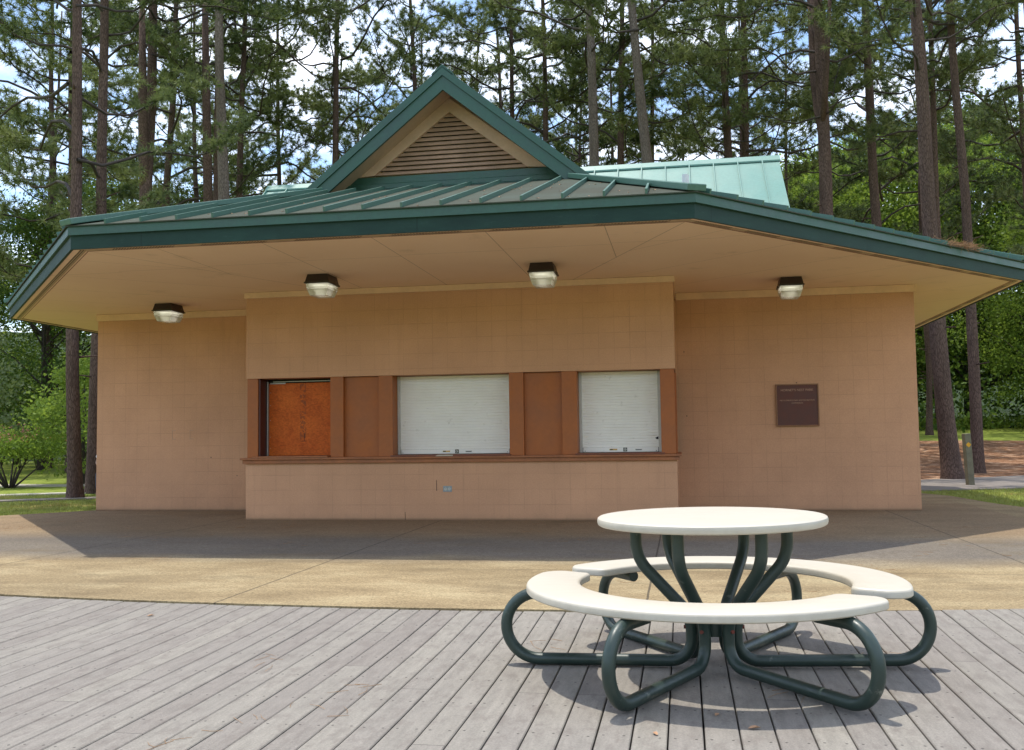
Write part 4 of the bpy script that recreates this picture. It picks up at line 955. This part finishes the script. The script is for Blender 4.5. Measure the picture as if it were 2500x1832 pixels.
for k in range(260):
    t = np.clip(.74 + rs_.normal()*.03, .6, .86); d = abs(rs_.normal())*.14
    A = Vector(OUT[1]); B = Vector(OUT[2]); tt = (B-A).normalized(); nn = Vector((-tt.y, tt.x)); p = A + (B-A)*t + nn*(d-.04)
    c = Vector((p.x, p.y, az(max(0, d-.04)) + rs_.uniform(.0, .06))); v = Vector(rs_.normal(size=3)); v.z *= .35; v = v.normalized()*rs_.uniform(.06, .12)
    mb.tube([c-v, c+v], [.0025, .0015], 3, caps=False)
tag(mb.build('straw_clump', MAT['straw']), 'clump of brown pine needles caught on the right roof edge', 'pine straw', kind='stuff')
mb = MB(); rs_ = np.random.RandomState(17)
for k in range(90):
    x = rs_.uniform(-3.0, 3.0); d = rs_.uniform(.05, 1.0)**1.4*3.0
    if abs(x) > 3.2 - .446*d: continue
    c = Vector((x, OUT[0][1] + d, az(d) + .004)); a = rs_.uniform(0, 6.28); q = rs_.uniform(.012, .035); e = Vector((math.cos(a), math.sin(a)*.95, math.sin(a)*.30))*q; f_ = Vector((-math.sin(a), math.cos(a)*.95, math.cos(a)*.30))*q*.4
    mb.add([c-e, c-f_+Vector((0,0,.006)), c+e, c+f_+Vector((0,0,.006))], [(0,1,2,3)])
tag(mb.build('roof_litter', MAT['dryleaf']), 'small dry leaves and needles scattered on the front roof slope', 'leaf litter', kind='stuff')
def leaf(x, y, rz, sz, label):
    o = MB(); P = [(-.5, 0, .002), (-.2, .22, .010), (.15, .2, .012), (.5, 0, .004), (.15, -.2, .014), (-.2, -.22, .008), (0, 0, .001)]
    o.add([(p[0]*sz, p[1]*sz, p[2]*sz*14) for p in P], [(0, 1, 6), (1, 2, 6), (2, 3, 6), (3, 4, 6), (4, 5, 6), (5, 0, 6)])
    q = o.build('dry_leaf', MAT['dryleaf'], loc=(x, y, deck_z(x, y)+.003)); q.rotation_euler = (0, 0, rz); tag(q, label, 'leaf', 'dry leaves on the deck')
leaf(3.42, -8.98, .3, .055, 'curled tan dry leaf on the shaded boards in front of the table hub')
leaf(3.28, -8.80, 1.2, .04, 'tiny tan dry leaf nearest the table hub')
leaf(3.03, -9.10, 2.0, .04, 'tan dry leaf by the front left table foot')
leaf(-.35, -7.0, .6, .05, 'dark leaf scrap near the concrete edge on the left deck')

# ------------------------------------------------------------------ trail post
po = tag(empty('trail_post', (9.265, 9.538, ground_z(9.265, 9.538)), (0, R(-2.5), .2)), 'weathered grey green timber post with a yellow diamond marker by the right path', 'post')
MB().prism([(-.07, -.07, -.2), (.07, -.07, -.2), (.07, .07, -.2), (-.07, .07, -.2)], (0, 0, 1.33)).build('shaft', MAT['post'], po, bevel=.01)
MB().prism([(0, -.074, .83), (.058, -.074, .888), (0, -.074, .946), (-.058, -.074, .888)], (0, .003, 0)).build('marker', MAT['amber'], po)

# ------------------------------------------------------------------ seated person behind the left corner (only the sleeve shows)
bx_, by_ = -10.17, 7.42
bn = tag(empty('park_bench', (bx_, by_, ground_z(bx_, by_)), (0, 0, .35)), 'low plain bench behind the left corner of the pavilion', 'bench')
MB().box(.10, 1.3, -.2, .2, .38, .43).build('seat', MAT['post'], bn, bevel=.008)
for q in (0.2, 1.1): MB().box(q-.04, q+.04, -.16, .16, -.03, .379).build('leg', MAT['post'], bn, bevel=.005)
pe = tag(empty('person', (bx_, by_, ground_z(bx_, by_)), (0, 0, .35)), 'seated person in a white short sleeved shirt, mostly hidden behind the left wall corner', 'person')
def skin_obj(name, verts, edges, radii, mat, parent, root=0, lv=2):
    me = bpy.data.meshes.new(name); me.from_pydata(verts, edges, [])
    o = link(name, me, mat, parent); md = o.modifiers.new('skin', 'SKIN'); md.use_smooth_shade = True
    for i_, r_ in enumerate(radii): me.skin_vertices[0].data[i_].radius = (r_, r_) if not isinstance(r_, tuple) else r_
    me.skin_vertices[0].data[root].use_root = True
    sb = o.modifiers.new('sub', 'SUBSURF'); sb.levels = lv; sb.render_levels = lv; return o
X0 = .35
V = [(X0, 0, .50), (X0, .02, .68), (X0, .02, .86), (X0, .01, 1.0), (X0, -.01, 1.09), (X0, -.03, 1.17), (X0, -.03, 1.26),
     (X0-.17, .01, .97), (X0-.25, -.02, .72), (X0-.14, -.22, .60), (X0-.10, -.29, .585), (X0+.17, .01, .97), (X0+.25, -.02, .72), (X0+.14, -.22, .60), (X0+.10, -.29, .585),
     (X0-.09, -.05, .50), (X0-.12, -.44, .50), (X0-.12, -.46, .08), (X0-.12, -.58, .03), (X0+.09, -.05, .50), (X0+.12, -.44, .50), (X0+.12, -.46, .08), (X0+.12, -.58, .03)]
E_ = [(0,1),(1,2),(2,3),(3,4),(4,5),(5,6),(3,7),(7,8),(8,9),(9,10),(3,11),(11,12),(12,13),(13,14),(0,15),(15,16),(16,17),(17,18),(0,19),(19,20),(20,21),(21,22)]
rad = [.14,.13,.15,.13,.05,.085,.075,.06,.042,.03,.035,.06,.042,.03,.035,.08,.065,.042,.035,.08,.065,.042,.035]
skin_obj('body', V, E_, rad, MAT['skin'], pe)
V2 = [(X0, 0, .50), (X0, .02, .68), (X0, .02, .86), (X0, .01, .99), (X0-.17, .01, .98), (X0-.225, -.01, .80), (X0+.17, .01, .98), (X0+.225, -.01, .80)]
skin_obj('shirt', V2, [(0,1),(1,2),(2,3),(3,4),(4,5),(3,6),(6,7)], [.155,.145,.165,.13,.085,.078,.085,.078], MAT['cloth'], pe)
V3 = [(X0, 0, .48), (X0-.09, -.05, .49), (X0-.12, -.44, .49), (X0-.12, -.46, .12), (X0+.09, -.05, .49), (X0+.12, -.44, .49), (X0+.12, -.46, .12)]
skin_obj('trousers', V3, [(0,1),(1,2),(2,3),(0,4),(4,5),(5,6)], [.15,.09,.078,.06,.09,.078,.06], MAT['jeans'], pe)
skin_obj('hair', [(X0, -.0, 1.19), (X0, .0, 1.28)], [(0,1)], [.085,.08], MAT['hair'], pe)
